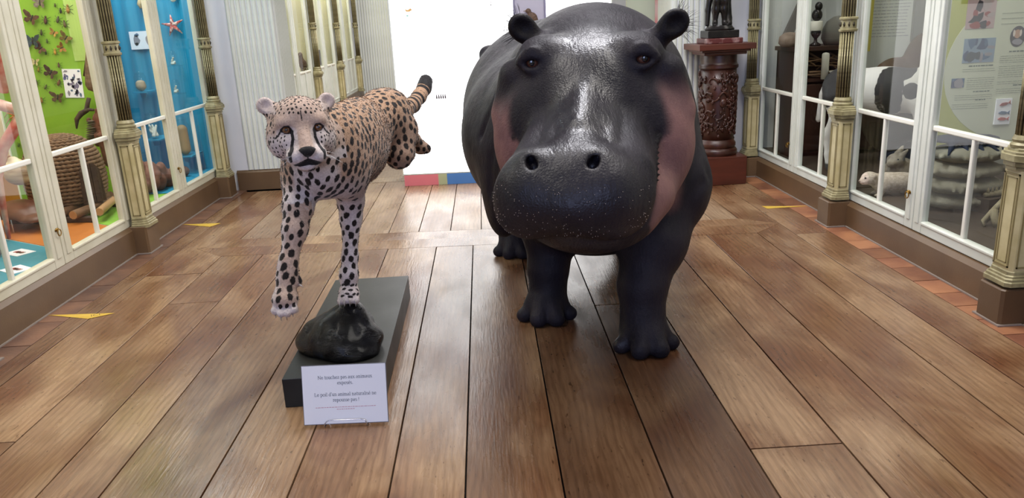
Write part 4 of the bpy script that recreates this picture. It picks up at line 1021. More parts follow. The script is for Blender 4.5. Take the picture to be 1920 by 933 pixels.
# serif letters drawn as strokes: (x0,y0,x1,y1,weight) in units of the x-height
def serif_text(name, s, h, m, parent, loc, rot):
    T, t = .17, .085
    def v(x, a, b, top=True, bot=True):
        r = [(x, a, x, b, T)]
        if bot: r.append((x-.17, a+.03, x+.17, a+.03, t))
        if top: r.append((x-.19, b-.04, x+.03, b-.03, t))
        return r
    def arc(cx, cy, rx, ry, a0, a1, n=9):
        p = [(cx+rx*math.cos(math.radians(a0+(a1-a0)*i/n)), cy+ry*math.sin(math.radians(a0+(a1-a0)*i/n))) for i in range(n+1)]
        return [(p[i][0], p[i][1], p[i+1][0], p[i+1][1], t+(T-t)*abs(math.cos(math.radians(a0+(a1-a0)*(i+.5)/n)))) for i in range(n)]
    e = arc(.42, .5, .36, .47, 20, 330, 14)+[(.08, .56, .78, .56, t)]
    G = {'e': (e, .88), 'é': (e+[(.42, 1.22, .62, 1.5, .13)], .88), 'o': (arc(.46, .5, .40, .48, 0, 360, 16), .98), 'c': (arc(.44, .5, .38, .47, 45, 320, 12), .86),
         'i': (v(.24, 0, 1)+[(.20, 1.36, .28, 1.36, .18)], .50), 'l': (v(.24, 0, 1.5), .50), 'u': (v(.22, .25, 1, True, False)+arc(.48, .3, .26, .27, 180, 330, 6)+v(.76, 0, 1, True, False)+[(.76, .03, .95, .03, t)], 1.02),
         'n': (v(.24, 0, 1)+arc(.5, .65, .27, .32, 150, 0, 6)+[(.77, .65, .77, 0, T), (.6, .03, .94, .03, t)], 1.04),
         'm': (v(.24, 0, 1)+arc(.48, .65, .25, .32, 150, 0, 6)+[(.73, .65, .73, 0, T), (.58, .03, .88, .03, t)]+arc(.97, .65, .24, .32, 150, 0, 6)+[(1.21, .65, 1.21, 0, T), (1.05, .03, 1.38, .03, t)], 1.48),
         'r': (v(.24, 0, 1)+arc(.54, .62, .28, .34, 160, 50, 5), .76), 't': ([(.30, .2, .30, 1.28, T), (.06, .97, .58, .97, t)]+arc(.48, .2, .18, .17, 180, 320, 4), .66),
         'a': (arc(.36, .28, .28, .27, 60, 300, 9)+[(.62, .15, .62, .75, T)]+arc(.38, .72, .24, .26, 0, 150, 6)+[(.45, .55, .62, .62, t), (.62, .10, .80, .04, t)], .88),
         's': (arc(.36, .74, .25, .24, 40, 250, 7)+arc(.36, .26, .27, .25, 70, -140, 8)[::1], .74), 'h': (v(.24, 0, 1.5)+arc(.5, .65, .27, .32, 150, 0, 6)+[(.77, .65, .77, 0, T), (.6, .03, .94, .03, t)], 1.04),
         'z': ([(.08, .95, .72, .95, t), (.70, .95, .10, .05, T), (.08, .05, .74, .05, t), (.08, .95, .08, .75, t), (.74, .05, .74, .27, t)], .84),
         'p': (v(.24, -.5, 1)+arc(.52, .5, .34, .47, 150, -150, 12), 1.02), 'x': ([(.12, .97, .80, .03, T), (.78, .97, .14, .03, t), (.02, .97, .34, .97, t), (.6, .97, .92, .97, t), (.0, .03, .3, .03, t), (.62, .03, .95, .03, t)], .98),
         'd': (v(.74, 0, 1.5, True, False)+arc(.44, .5, .34, .47, 30, 330, 12)+[(.74, .03, .95, .03, t)], 1.02), '.': ([(.16, .07, .26, .07, .18)], .46), '!': ([(.24, .5, .24, 1.45, T), (.20, .08, .28, .08, .18)], .5),
         "’": ([(.2, 1.5, .14, 1.15, .13)], .36), 'N': (v(.24, 0, 1.42)+[(.24, 1.38, 1.12, .03, T), (1.12, 0, 1.12, 1.42, t), (.95, 1.39, 1.32, 1.39, t)], 1.42), 'L': (v(.28, 0, 1.42)+[(.12, 1.39, .5, 1.39, t), (.28, .04, 1.0, .04, t), (1.0, .04, 1.0, .35, t)], 1.16), ' ': ([], .50)}
    W = sum(G[ch][1] for ch in s); k = MB(); x = -W/2
    for ch in s:
        for x0, y0, x1, y1, wd in G[ch][0]:
            dx, dy = x1-x0, y1-y0; L = math.hypot(dx, dy) or 1; nx, ny = -dy/L*wd/2, dx/L*wd/2; ex, ey = dx/L*wd*.2, dy/L*wd*.2
            q = [(x+x0-ex+nx, y0-ey+ny), (x+x0-ex-nx, y0-ey-ny), (x+x1+ex-nx, y1+ey-ny), (x+x1+ex+nx, y1+ey+ny)]
            k.add([(a*h, (b-.5)*h, z) for z in (0, .00025) for a, b in q], [(0, 1, 2, 3), (7, 6, 5, 4), (0, 4, 5, 1), (1, 5, 6, 2), (2, 6, 7, 3), (3, 7, 4, 0)])
        x += G[ch][1]
    return k.build(name, m, parent, loc=loc, rot=rot)
t = empty('notice_sign', (-.575, 2.570, 0), math.radians(-2.2), 'white printed notice card on a small wire easel in front of the black board', 'sign')
TL = math.radians(-14)
def on_card(x, z, d): return (x, -math.sin(TL)*0+math.tan(-TL)*z*.97-d, .006+z*math.cos(TL))
rc = (math.pi/2+TL, 0, 0)
k = MB().box(-.157, .157, -.004, 0, 0, .2215).build('card_holder', M['acryl'], t, loc=(0, 0, .006), rot=(TL, 0, 0), bevel=.001)
k = MB().box(-.1545, .1545, -.0046, -.0040, .003, .2190).build('paper', M['paper'], t, loc=(0, 0, .006), rot=(TL, 0, 0))
def onc(x, z): return Vector((0, 0, .006))+Euler((TL, 0, 0)).to_matrix() @ Vector((x, -.0047, z))
for s, z, x in (('Ne touchez pas aux animaux', .1735, .004), ('exposés.', .1525, .004), ('Le poil d’un animal naturalisé ne', .1100, .002), ('repousse pas !', .0890, .004)):
    serif_text('lettering', s, .0088, M['ink'], t, onc(x, z), rc)
q = MB(); r_ = random.Random(1)
for z, xa, xb in ((.0640, -.110, .112), (.0560, -.032, .034)):
    x = xa
    while x < xb:
        L = r_.uniform(.004, .012); q.box(x, min(x+L, xb), -.0049, -.0046, z-.0011, z+.0011); x += L+.002
q.build('fine_print', M['redink'], t, loc=(0, 0, .006), rot=(TL, 0, 0))
pts = [(-.078, .035, .0025), (-.078, -.012, .0025), (-.078, -.014, .014), (-.070, -.011, .024), (-.055, -.010, .027), (.055, -.010, .027), (.070, -.011, .024), (.078, -.014, .014), (.078, -.012, .0025), (.078, .035, .0025), (.06, .085, .11), (-.06, .085, .11)]
MB().tube(pts, .0022, 6, closed=True).build('wire_easel', M['wire'], t, True)
# --- yellow floor arrows
M['yellow_tape'] = mat('yellow_sticker', '#d9b64a', .4, color2='#cfa83c', nscale=9); M['sticker_ink'] = mat('sticker_ink', '#7a6524', .6)
for P, lb, tx in (([(-2.415, 3.98), (-2.045, 3.95), (-2.155, 3.885)], 'yellow triangular floor sticker with print, nearest the left cabinet', True),
                  ([(-2.418, 5.93), (-2.105, 5.90), (-2.155, 5.80)], 'small yellow triangular floor sticker before the blue cabinet', False),
                  ([(2.325, 5.42), (2.01, 5.49), (2.025, 5.41)], 'small yellow triangular floor sticker before the right cabinet', False)):
    c = (sum(p[0] for p in P)/3, sum(p[1] for p in P)/3)
    o = MB().prism([(x-c[0], y-c[1]) for x, y in P], .0, .0008).build('floor_arrow', M['yellow_tape'], loc=(c[0], c[1], .0004)); tag(o, lb, 'sticker')
    if tx: text_mesh('lettering', 'ICI', .050, M['sticker_ink'], o, (.065, -.003, .0009), (0, 0, math.radians(28)), squeeze=.8)
# ================================================================ carved stand and bronze
M['mahog'] = mat('carved_mahogany', '#46241a', .36, color2='#2e150e', nscale=9, nstretch=(1, 1, .4), bump=.08, bscale=50)
M['mahog_flat'] = mat('red_mahogany', '#59291c', .38, color2='#482014', nscale=3, nstretch=(1, 1, 5), bump=.04)
M['bronze'] = mat('black_bronze', (.018, .016, .016), .26, metal=.6, color2=(.035, .03, .028), nscale=20)
def build_stand():
    t = empty('column_stand', (1.955, 6.48, 0), math.radians(1), 'carved dark mahogany column stand on square base against the ribbed wall', 'pedestal')
    MB().box(-.20, .20, -.20, .20, 0, .235).build('base_block', M['mahog_flat'], t, bevel=.004)
    MB().lathe([(.165, .235), (.172, .25), (.172, .275), (.160, .29), (.150, .297), (.158, .31), (.158, .335), (.146, .35), (.140, .365)], n=32).build('foot_moulding', M['mahog'], t, math.radians(40))
    MB().lathe([(.139, .36), (.143, .50), (.147, .75), (.147, .945)], n=32).build('drum', M['mahog'], t, True)
    MB().lathe([(.150, .945), (.160, .955), (.160, .975), (.150, .985), (.146, 1.0), (.146, 1.055), (.156, 1.065)], n=32).build('neck_moulding', M['mahog'], t, math.radians(40))
    k = MB()
    for w_, a, b in ((.175, 1.062, 1.085), (.200, 1.085, 1.102), (.232, 1.102, 1.150)): k.box(-w_, w_, -w_, w_, a, b)
    k.build('top_plate', M['mahog_flat'], t, bevel=.005)
    R = random.Random(6); k = MB()
    def P(a, z, o=0.0):
        r = .139+.008*(z-.36)/.585+o; return (r*math.sin(a), -r*math.cos(a), z)
    for i in range(120):                                              # scrolling leaves in relief
        a0 = R.uniform(-math.pi, math.pi); z0 = R.uniform(.41, .90); sg = R.choice((-1, 1)); rr = R.uniform(.028, .055); n = 13
        pts = []
        for j in range(n):
            th = j/(n-1)*R.choice((4.4,))*sg; q = rr*(1-j/(n-1)*.8); pts.append(P(a0+q*math.cos(th)/.145, z0+q*math.sin(th), .006+.004*math.sin(j)))
        k.tube(pts, [.0105*(1-.6*j/(n-1)) for j in range(n)], 6)
        for j in range(4):
            th = R.uniform(0, 6.28); k.ball(P(a0+rr*math.cos(th)/.14, z0+rr*math.sin(th), .006), (.011, .010, .017), 6, 5)
    k.ball(P(0, .675, .008), (.030, .018, .038), 12, 8); k.ball(P(.0, .675, .026), (.006, .008, .010), 6, 5)     # mask at the centre
    for sg in (-1, 1): k.ball(P(sg*.09, .685, .022), (.005, .004, .004), 6, 4)
    k.tube([P(-.25, .72, .004), P(-.12, .755, .012), P(0, .765, .014), P(.12, .755, .012), P(.25, .72, .004)], .010, 6)
    tag(k.build('relief_carving', M['mahog'], t, True), kind='stuff')
    MB().box(-.148, .148, -.148, .148, 1.150, 1.192).build('marble_slab', mat('red_marble', '#5a2a2a', .2, color2='#a88a86', nscale=14, contrast=(.5, .72)), t, bevel=.006)
    for c in t.children: pass
    s = empty('bronze_statue', (1.955, 6.48, 1.192), 0, 'black bronze standing figure on dark base atop the carved mahogany stand', 'statue')
    k = MB(); k.box(-.128, .128, -.115, .115, 0, .06); k.build('base', M['bronze'], s, bevel=.006); MB().lathe([(.115, .06), (.12, .07), (.105, .085), (.098, .098)], n=20).build('base', M['bronze'], s, math.radians(40))
    S = SDF((-.16, -.14, .08), (.16, .14, .86), .006)
    for sg in (-1, 1):
        S.chain([((sg*.030, .0, .46), .046), ((sg*.034, -.012, .29), .030), ((sg*.034, .0, .22), .032), ((sg*.038, .004, .125), .018), ((sg*.040, -.004, .108), .019), ((sg*.050, -.045, .102), .013)], .015)
    S.chain([((.055, .05, .46), .04), ((.075, .055, .30), .028), ((.080, .05, .15), .034), ((.082, .03, .108), .030)], .012)
    S.chain([((-.06, .05, .40), .03), ((-.085, .05, .22), .022), ((-.095, .03, .105), .018)], .012)
    S.ell((0, 0, .50), (.062, .048, .07), .03); S.ell((0, 0, .60), (.070, .046, .085), .03); S.cone((0, 0, .67), (0, -.005, .73), .026, .024, .02); S.ell((0, -.008, .775), (.036, .042, .050), .01)
    for sg in (-1, 1): S.chain([((sg*.075, 0, .655), .028), ((sg*.105, .0, .54), .021), ((sg*.09, -.05, .47), .016)], .012)
    S.floor(.094); me, _ = S.mesh('figure'); me.materials.append(M['bronze']); o = bpy.data.objects.new('figure', me); COL.objects.link(o); o.parent = s
build_stand()
# ================================================================ glowing panel marks, far posters
pr = [o for o in bpy.data.objects if o.name == 'light_panel'][0]
def pmark(name, pts, m): return MB().prism(pts, -.0075, -.0042, 1).build(name, m, pr)
mk = {c: mat('print_ink', c, .5) for c in ('#e7b877', '#49b59b', '#8f8f90', '#5b5257', '#b9b6c6', '#6d6778')}
pmark('printed_mark', [(-.80, 1.545), (-.775, 1.535), (-.75, 1.55), (-.735, 1.535), (-.76, 1.52), (-.79, 1.522)], mk['#e7b877']); pmark('printed_mark', [(-.80, 1.488), (-.78, 1.482), (-.765, 1.487), (-.78, 1.493)], mk['#49b59b'])
for i in range(4): pmark('printed_mark', [(-.782+.018*i, 1.502), (-.779+.018*i, 1.502), (-.776+.018*i, 1.515), (-.780+.018*i, 1.515)], mk['#8f8f90'])
for i in range(5):
    x = -.585+.019*i; pmark('printed_mark', [(x, .775), (x+.008, .770), (x+.014, .785), (x+.009, .80), (x+.013, .815), (x+.003, .81), (x-.002, .795)], mk['#5b5257'])
for z in (1.57, 1.545): pmark('printed_mark', [(-.062, z-.01), (-.054, z-.008), (-.056, z+.008), (-.062, z+.008)], mk['#5b5257'])
fr = MB()
for a, b, c, d in ((.135, .150, 1.36, 1.80), (.395, .41, 1.36, 1.80), (.135, .41, 1.36, 1.375), (.135, .41, 1.785, 1.80)): fr.box(a, b, -.03, -.004, c, d)
t = empty('framed_niche', (.16+.27, 6.905, 1.36), math.radians(-2.5), 'small grey framed window with a brown bird set in the white panel', 'frame')
M['niche'] = mat('pale_grey_back', '#b4afbd', .4)
MB().box(-.13, .13, -.012, -.002, 0, .44).build('back_sheet', M['niche'], t)
k = MB()
for a, b, c, d in ((-.14, -.125, 0, .44), (.125, .14, 0, .44), (-.14, .14, 0, .015), (-.14, .14, .425, .44)): k.box(a, b, -.035, -.002, c, d)
k.build('frame_strip', mat('grey_frame', '#7d7890', .4), t)
t = empty('mounted_bird', (.43, 6.875, 1.375), 0, 'small brown mounted bird inside the framed window above the hippopotamus ear', 'bird')
M['birdb'] = mat('brown_plumage', '#6d5443', .7, color2='#473428', nscale=60)
S = SDF((-.08, -.06, -.01), (.10, .06, .17), .004); S.ell((.02, 0, .05), (.045, .026, .040), .02, np.array(((.8, 0, -.6), (0, 1, 0), (.6, 0, .8)))); S.ell((-.012, 0, .105), (.022, .019, .021), .02); S.cone((-.025, 0, .105), (-.058, 0, .103), .007, .002, .006); S.cone((.05, 0, .03), (.085, 0, .0), .014, .008, .015); S.cone((.01, .01, .02), (.01, .01, .0), .006, .005, .005)
me, _ = S.mesh('body'); me.materials.append(M['birdb']); o = bpy.data.objects.new('body', me); COL.objects.link(o); o.parent = t
for x0, x1, z0, c, lb in ((1.66, 1.80, 1.10, '#d94c53', 'red and pink hanging banner behind the hippopotamus ear'), (1.81, 1.865, 1.10, '#dca52c', 'narrow yellow hanging banner left of the hippopotamus ear'), (1.885, 1.945, 1.12, '#d79a22', 'narrow yellow hanging banner right behind the hippopotamus ear')):
    m = mat('banner_cloth', c, .6); o = MB().box(x0, x1, 7.56, 7.572, z0, 2.6).build('banner', m if c != '#d94c53' else mat('banner_red', '#d9565c', .6, color2='#e8c3bd', nscale=3)); tag(o, lb, 'banner')
MB_ = MB().box(1.40, 2.6, 7.60, 7.66, 0, 2.9).build('wall_screen', mat('pale_green_wall', '#c3c9b3', .6)); tag(MB_, kind='structure')
# ================================================================ contents of the left case
def sdf_obj(S, name, m, parent, at=(0, 0, 0)):
    me, P = S.mesh(name); me.materials.append(m); me.transform(Matrix.Translation(-Vector(at))); o = bpy.data.objects.new(name, me); COL.objects.link(o); o.location = at
    if parent is not None: o.parent = parent
    return o
M['straw'] = mat('straw', '#8a6a4c', .75, color2='#5d432c', nscale=40, bump=.3, bscale=160); M['log'] = mat('log_wood', '#7d5a3c', .7, color2='#5b3d27', nscale=14, bump=.2); M['bark'] = mat('dark_bark', '#4a3424', .8, color2='#35241a', nscale=18, bump=.3)
M['cutwood'] = mat('cut_wood', '#b58a5c', .7)
t = empty('straw_beehive', (-2.965, 5.45, .33), 0, 'dome shaped coiled straw beehive with dark plank door standing on a log pallet', 'beehive')
pr0 = [(.215, .015), (.236, .06), (.246, .11), (.248, .16), (.246, .21), (.240, .26), (.228, .31), (.208, .355), (.180, .395), (.140, .428), (.092, .450), (.045, .460), (.015, .462)]
len_ = [0]
for a, b in zip(pr0[:-1], pr0[1:]): len_.append(len_[-1]+math.dist(a, b))
prof = [(float(np.interp(t_, len_, [p[0] for p in pr0])), float(np.interp(t_, len_, [p[1] for p in pr0]))) for t_ in np.linspace(0, len_[-1], 23)]
MB().lathe([(r-.012, z) for r, z in prof], n=28).build('inner_wall', M['bark'], t, True)
R_ = random.Random(8)
for j, (r, z) in enumerate(prof):
    n = max(10, int(r*190)); pts = []; rad = []
    for i in range(n*2):
        a = 2*math.pi*i/(n*2); pts.append((r*math.cos(a), r*math.sin(a), z)); rad.append(.0168 if i % 2 else .0095)
    MB().tube(pts, rad, 6, closed=True).build('straw_coil', M['straw'], t, True)
A = math.radians(-30); dvec = (math.cos(A), math.sin(A))
for k_, (w0, w1) in enumerate(((-.075, -.003), (.003, .075))):
    top = .27
    pl = [(w0, .0), (w1, .0)]+([(w1, top), (w0*.4, top-.008), (w0*.85, top-.05)] if k_ == 0 else [(w1*.85, top-.05), (w1*.4, top-.008), (w0, top)])
    o = MB().prism(pl, -.296, -.262, 1).build('door_plank', M['bark'], t); o.rotation_euler = (0, 0, A+math.pi/2); o.location = (0, 0, .01)
t = empty('log_pallet', (-2.965, 5.45, .24), math.radians(-8), 'low pallet of round logs under the straw beehive', 'pallet')
for y_ in (-.26, .20): MB().box(-.30, .34, y_-.03, y_+.03, 0, .036).build('beam', M['bark'], t, bevel=.006)
for x_ in (-.245, -.12, .0, .12, .25):
    r0 = .030; o = MB().lathe([(r0, -.28), (r0*1.03, 0), (r0, .34)], n=10).build('log', M['log'], t, math.radians(50)); o.rotation_euler = (math.pi/2, 0, 0); o.location = (x_, -.005, .066)
    q = MB().lathe([(r0*.93, 0), (r0*.93, .003)], n=10).build('cut_end', M['cutwood'], o, loc=(0, 0, .34))
o = MB().lathe([(.026, -.2), (.027, .2)], n=8).build('log', M['cutwood'], t, math.radians(50)); o.rotation_euler = (math.pi/2, 0, .35); o.location = (.33, -.10, .070)
# driftwood hook, wood bracket, hanging bark
M['drift'] = mat('grey_driftwood', '#5d4a3a', .8, color2='#43342a', nscale=20, nstretch=(1, 1, .3), bump=.3)
t = empty('driftwood_branch', (-3.0, 5.95, .90), 0, 'hooked grey driftwood branch fixed on the lime panel above the beehive', 'branch')
MB().tube([(.055, 0, .10), (.035, 0, .055), (.02, 0, .01), (-.02, -.01, -.01), (-.06, -.01, -.05), (-.075, -.01, -.12)], [.016, .017, .020, .022, .018, .006], 8).build('limb', M['drift'], t, True)
MB().tube([(.0, -.01, .0), (.05, -.02, .018), (.085, -.02, .012)], [.015, .013, .009], 8).build('limb', M['drift'], t, True)
t = empty('bracket_fungus', (-2.84, 5.80, .70), 0, 'rough reddish brown wood nest with layered shelves behind the beehive', 'nest')
S = SDF((-.2, -.2, -.2), (.22, .2, .3), .008); R5 = np.random.RandomState(3)
S.cone((.05, 0, -.15), (.04, 0, .15), .06, .07, .02)
for i in range(40): S.ell(R5.normal(0, 1, 3)*np.array((.045, .045, .085))+np.array((.04, 0, .06)), tuple(R5.uniform(.012, .030, 3)), .008)
sdf_obj(S, 'core', mat('rotten_wood', '#7a4a36', .85, color2='#54301f', nscale=25, bump=.4), t)
for i in range(9): MB().ball((-.05+.004*i, -.03-.004*(i % 3), .02+.016*i), (.045, .04, .007), 10, 4).build('shelf_layer', M['drift'], t, True)
t = empty('hornet_nest', (-2.76, 5.70, 1.06), 0, 'brown bell shaped paper nest hanging beside the lime panel edge', 'nest')
MB().lathe([(.004, .30), (.018, .28), (.035, .20), (.055, .10), (.062, .05), (.05, .015), (.02, 0)], n=14).build('shell', mat('paper_nest', '#7d6650', .85, color2='#5d4836', nscale=9, nstretch=(1, 1, 4), bump=.2), t, True)
MB().tube([(-.06, 0, .11), (-.02, 0, .22), (.01, 0, .33)], [.012, .014, .010], 7).build('twig', M['drift'], t, True)
# picture cards
def card(name, x0, x1, y, z0, z1, m, label, cat='picture', prints=(), tilt=0.0, group=None):
    c = ((x0+x1)/2, y, (z0+z1)/2); t = empty(name, (c[0], y, z0), 0, label, cat, group); t.rotation_euler = (0, tilt, 0)
    w_, h = (x1-x0)/2, z1-z0
    MB().box(-w_, w_, -.004, 0, 0, h).build('sheet', m, t)
    for nm, pts, pm in prints: MB().prism([(a*w_, b*h) for a, b in pts], -.0052, -.0041, 1).build(nm, pm, t)
    return t
def blob(cx, cy, rx, ry, n=10, wob=.25, seed=0):
    r = random.Random(seed); return [(cx+rx*math.cos(2*math.pi*i/n)*(1+r.uniform(-wob, wob)), cy+ry*math.sin(2*math.pi*i/n)*(1+r.uniform(-wob, wob))) for i in range(n)]
I = {c: mat('card_ink', c, .6) for c in ('#5d6291', '#7c7590', '#8d8a92', '#b5aeb0', '#3f4a52', '#8a7a6c', '#b6554a', '#4f6a86', '#8e4038', '#d9cdc2', '#394a6a', '#a99a97', '#2a2626')}
rs = random.Random(12); pp = []
for i in range(34): pp.append(('printed_figure', blob(rs.uniform(-.8, .8), rs.uniform(.08, .92), rs.uniform(.08, .24), rs.uniform(.03, .10), 7, .5, i), I[rs.choice(('#5d6291', '#7c7590', '#4f6a86', '#8d8a92'))]))
card('picture_card', -3.135, -3.0, 5.998, 1.005, 1.215, M['paper'], 'white card with blue printed creatures pinned on the lime panel', prints=pp, tilt=math.radians(3))
card('reflection_patch', -3.015, -2.90, 5.999, 1.27, 2.6, mat('painted_reflection', '#a9c76c', .5), 'pale green glass reflection painted along the right edge of the lime panel', 'sheet')  # reflection in the case glass, painted as a lighter green sheet
# insects on the lime panel
def imat(c): return mat('insect_wing', c, .6, color2=tuple(x*.45 for x in rgb(c)[:3]), nscale=70)
def butterfly(loc, s, c, ang, label, tuck=.5):
    t = empty('pinned_butterfly', loc, 0, label, 'insect', 'insects pinned on the lime panel'); t.rotation_euler = (0, ang, 0); m = imat(c)
    b = MB(); b.ball((0, -.012, 0), (.09*s, .09*s, .36*s), 8, 6); b.ball((0, -.012, .38*s), .09*s, 6, 5); b.build('body', I['#2a2626'], t, True)
    for sg in (-1, 1):
        P = [(0, .18), (.35, .62), (.88, .78), (.95, .55), (.62, .12), (.30, -.02)]; Q_ = [(0, .05), (.34, .0), (.62, -.12), (.60, -.50), (.30, -.60), (.08, -.22)]
        for pts in (P, Q_):
            v = [(sg*x*s, -.010-abs(x)*s*tuck, z*s) for x, z in pts]+[(sg*x*s, -.0115-abs(x)*s*tuck, z*s) for x, z in pts]; n = len(pts)
            MB().add(v, [tuple(range(n)), tuple(range(2*n-1, n-1, -1))]+[(i, (i+1) % n, n+(i+1) % n, n+i) for i in range(n)]).build('wing', m, t)
    MB().tube([(0, 0, 0), (0, -.012, 0)], .0012, 4).build('pin', I['#2a2626'], t)
def beetle(loc, s, c, ang, label):
    t = empty('pinned_insect', loc, 0, label, 'insect', 'insects pinned on the lime panel'); t.rotation_euler = (0, ang, 0); m = imat(c)
    b = MB(); b.ball((0, -.012, -.1*s), (.26*s, .2*s, .52*s), 8, 6); b.ball((0, -.012, .5*s), (.17*s, .15*s, .18*s), 8, 5); b.build('body', m, t, True)
    k = MB()
    for sg in (-1, 1):
        for z0, z1 in ((.25, .6), (.0, -.05), (-.25, -.7)): k.tube([(sg*.2*s, -.01, z0*s), (sg*.5*s, -.014, (z0+z1)/2*s), (sg*.68*s, -.002, z1*s)], .03*s, 4)
    tag(k.build('legs', I['#2a2626'], t), kind='stuff')
B, E_ = butterfly, beetle; Y_ = 5.998
for f_, x, z, s, c, a, lb in (
    (B, -3.259, 1.583, .062, '#6b4a35', .5, 'large brown moth at top left of the lime panel'), (B, -3.176, 1.690, .060, '#8d7f70', .1, 'pale brown butterfly cut by the top of the frame on the lime panel'),
    (E_, -3.072, 1.667, .022, '#4a3a20', .2, 'tiny dark beetle near the top of the lime panel'), (E_, -2.987, 1.637, .050, '#b48a4a', .1, 'long tan insect on the pale painted reflection'),
    (E_, -3.041, 1.627, .032, '#2d261e', .1, 'black round headed insect beside the pale painted reflection top'), (E_, -3.162, 1.567, .048, '#5b3a28', .2, 'brown beetle right of the large brown moth'),
    (E_, -3.074, 1.567, .040, '#5e5a3a', .4, 'slim olive insect midway between brown beetle and painted reflection'), (E_, -3.031, 1.535, .042, '#6b5a35', .0, 'slim brown insect near the upper painted reflection edge'),
    (E_, -3.211, 1.483, .034, '#4c4a26', .2, 'small dark fly below the large brown moth'), (B, -3.121, 1.475, .036, '#c99a4e', .6, 'small orange moth in the middle upper lime panel'),
    (E_, -3.182, 1.421, .026, '#4c5a2c', .1, 'tiny green insect below the small orange moth'), (B, -3.044, 1.434, .052, '#8a7438', .7, 'dark wasp with amber wings at the painted reflection edge'),
    (B, -3.285, 1.423, .072, '#41525c', .1, 'blue grey butterfly beside the white door stile'), (B, -3.243, 1.371, .048, '#6d4a35', 1.0, 'brown moth right of the blue grey butterfly'),
    (E_, -3.208, 1.339, .026, '#3e4a28', .2, 'tiny dark green beetle under the brown moth'), (E_, -3.141, 1.343, .036, '#d6a23c', .1, 'yellow elongated insect above the printed card'),
    (B, -3.089, 1.368, .040, '#b07832', 1.2, 'orange brown moth right of the yellow insect'), (B, -3.300, 1.275, .040, '#e2d49a', .2, 'cream butterfly beside the white door stile'),
    (E_, -3.287, 1.224, .034, '#a08c2e', .3, 'small yellow green insect under the cream butterfly'), (E_, -3.134, 1.247, .030, '#6d4a3a', .1, 'small brown insect just above the printed card'),
    (B, -3.205, 1.193, .058, '#5d4232', .6, 'dark brown butterfly left of the printed card'), (E_, -3.324, 1.129, .034, '#5d4a2e', .1, 'brown beetle half hidden by the door stile'),
    (E_, -3.161, 1.121, .040, '#8a6238', .5, 'tan beetle touching the left edge of the printed card'), (E_, -3.264, 1.094, .032, '#63692e', .6, 'small olive insect below the dark brown butterfly'),
    (B, -3.190, 1.012, .056, '#6b5233', .2, 'brown winged butterfly under the printed card corner'), (E_, -3.313, .999, .036, '#a07a30', .1, 'golden brown beetle low beside the door stile'),
    (E_, -3.456, 1.320, .044, '#80584c', .1, 'reddish insect left of the door stile on the lime panel'), (B, -3.450, 1.100, .070, '#a8a39a', .9, 'big pale butterfly left of the door stile'),
    (E_, -3.555, .674, .026, '#4d6a24', .4, 'tiny dark insect low on the left lime panel'), (E_, -3.528, .599, .026, '#6a7a24', .2, 'tiny olive insect lowest on the left lime panel')):
    f_((x, Y_, z), s, c, a, lb)
t = empty('stick_insect', (-3.546, 5.998, 1.116), 0, 'thin dark stick insect on the lime panel left of the door stile', 'insect')
MB().tube([(-.10, -.012, .07), (-.03, -.014, .02), (.05, -.012, -.04), (.09, -.010, -.08)], [.004, .008, .007, .003], 6).build('body', M['bark'], t, True)
# small orange crab, spider crab, shell, horseshoe crab, shell cards
M['crabo'] = mat('orange_crab', '#c77a3c', .5, color2='#a05a2a', nscale=30); M['crabr'] = mat('red_white_crab', '#c4574a', .4, color2='#e6bfae', nscale=7, contrast=(.4, .62))
t = empty('small_crab', (-3.495, 5.975, .90), 0, 'small orange crab with thin legs fixed near the sand backdrop', 'crab')
MB().ball((0, 0, 0), (.040, .022, .030), 10, 8).build('shell', M['crabo'], t, True)
for sg in (-1, 1):
    for i in range(4): MB().tube([(sg*.03, 0, .01*(i-1.5)), (sg*.075, -.015, .05*(1.4-i)), (sg*.11, -.005, .045*(1.2-i*1.1)-.02)], [.006, .004, .002], 5).build('leg', M['crabo'], t, True)
t = empty('spider_crab', (-3.06, 4.72, .239), 0, 'giant red and white long legged crab at the left edge of the case', 'crab')
MB().ball((-.12, .0, .66), (.11, .09, .12), 14, 10).build('shell', M['crabr'], t, True)
for nm, pts in (('leg', [(-.05, -.02, .72), (.18, -.05, 1.00), (.33, -.02, 1.30), (.348, .0, 1.25), (.26, 0, 1.02), (.23, .02, .90)]), ('leg', [(-.05, -.03, .68), (.15, -.03, .86), (.335, -.01, .785), (.30, 0, .74), (.16, .0, .58), (.08, .02, .40), (.05, .03, .01)]),
                ('leg', [(-.18, .03, .7), (-.28, .05, .95), (-.30, .05, .5), (-.28, .05, .02)]), ('leg', [(-.15, -.06, .62), (-.05, -.2, .75), (.02, -.24, .4), (.0, -.25, .02)])):
    MB().tube(pts, [.040, .042, .034, .036, .034, .024, .012][:len(pts)], 9).build(nm, M['crabr'], t, True)
t = empty('tun_shell', (-3.045, 5.06, .239), 0, 'large cream and brown rounded shell behind the horseshoe crab', 'shell')
MB().lathe([(.05, 0), (.06, .01), (.02, .03), (.018, .29)], n=12).build('stand', M['glass'], t)
S = SDF((-.15, -.15, .22), (.15, .15, .55), .006); S.ell((0, 0, .365), (.085, .085, .075), .02); S.ell((-.01, .0, .43), (.05, .05, .03), .03); S.ell((-.02, 0, .46), (.026, .026, .018), .02)
sdf_obj(S, 'shell_body', mat('cream_shell', '#d8c9a4', .4, color2='#7d5a3e', nscale=5, nstretch=(.4, .4, 2.4), contrast=(.45, .6)), t)
t = empty('horseshoe_crab', (-3.03, 5.02, .24), math.radians(-38), 'brown horseshoe crab with domed shell and long spike tail on the orange sheet', 'crab')
M['hcrab'] = mat('brown_carapace', '#7a5240', .38, color2='#5a3829', nscale=6, coat=.0, spec=.3)
S = SDF((-.36, -.22, -.02), (.24, .22, .26), .007)
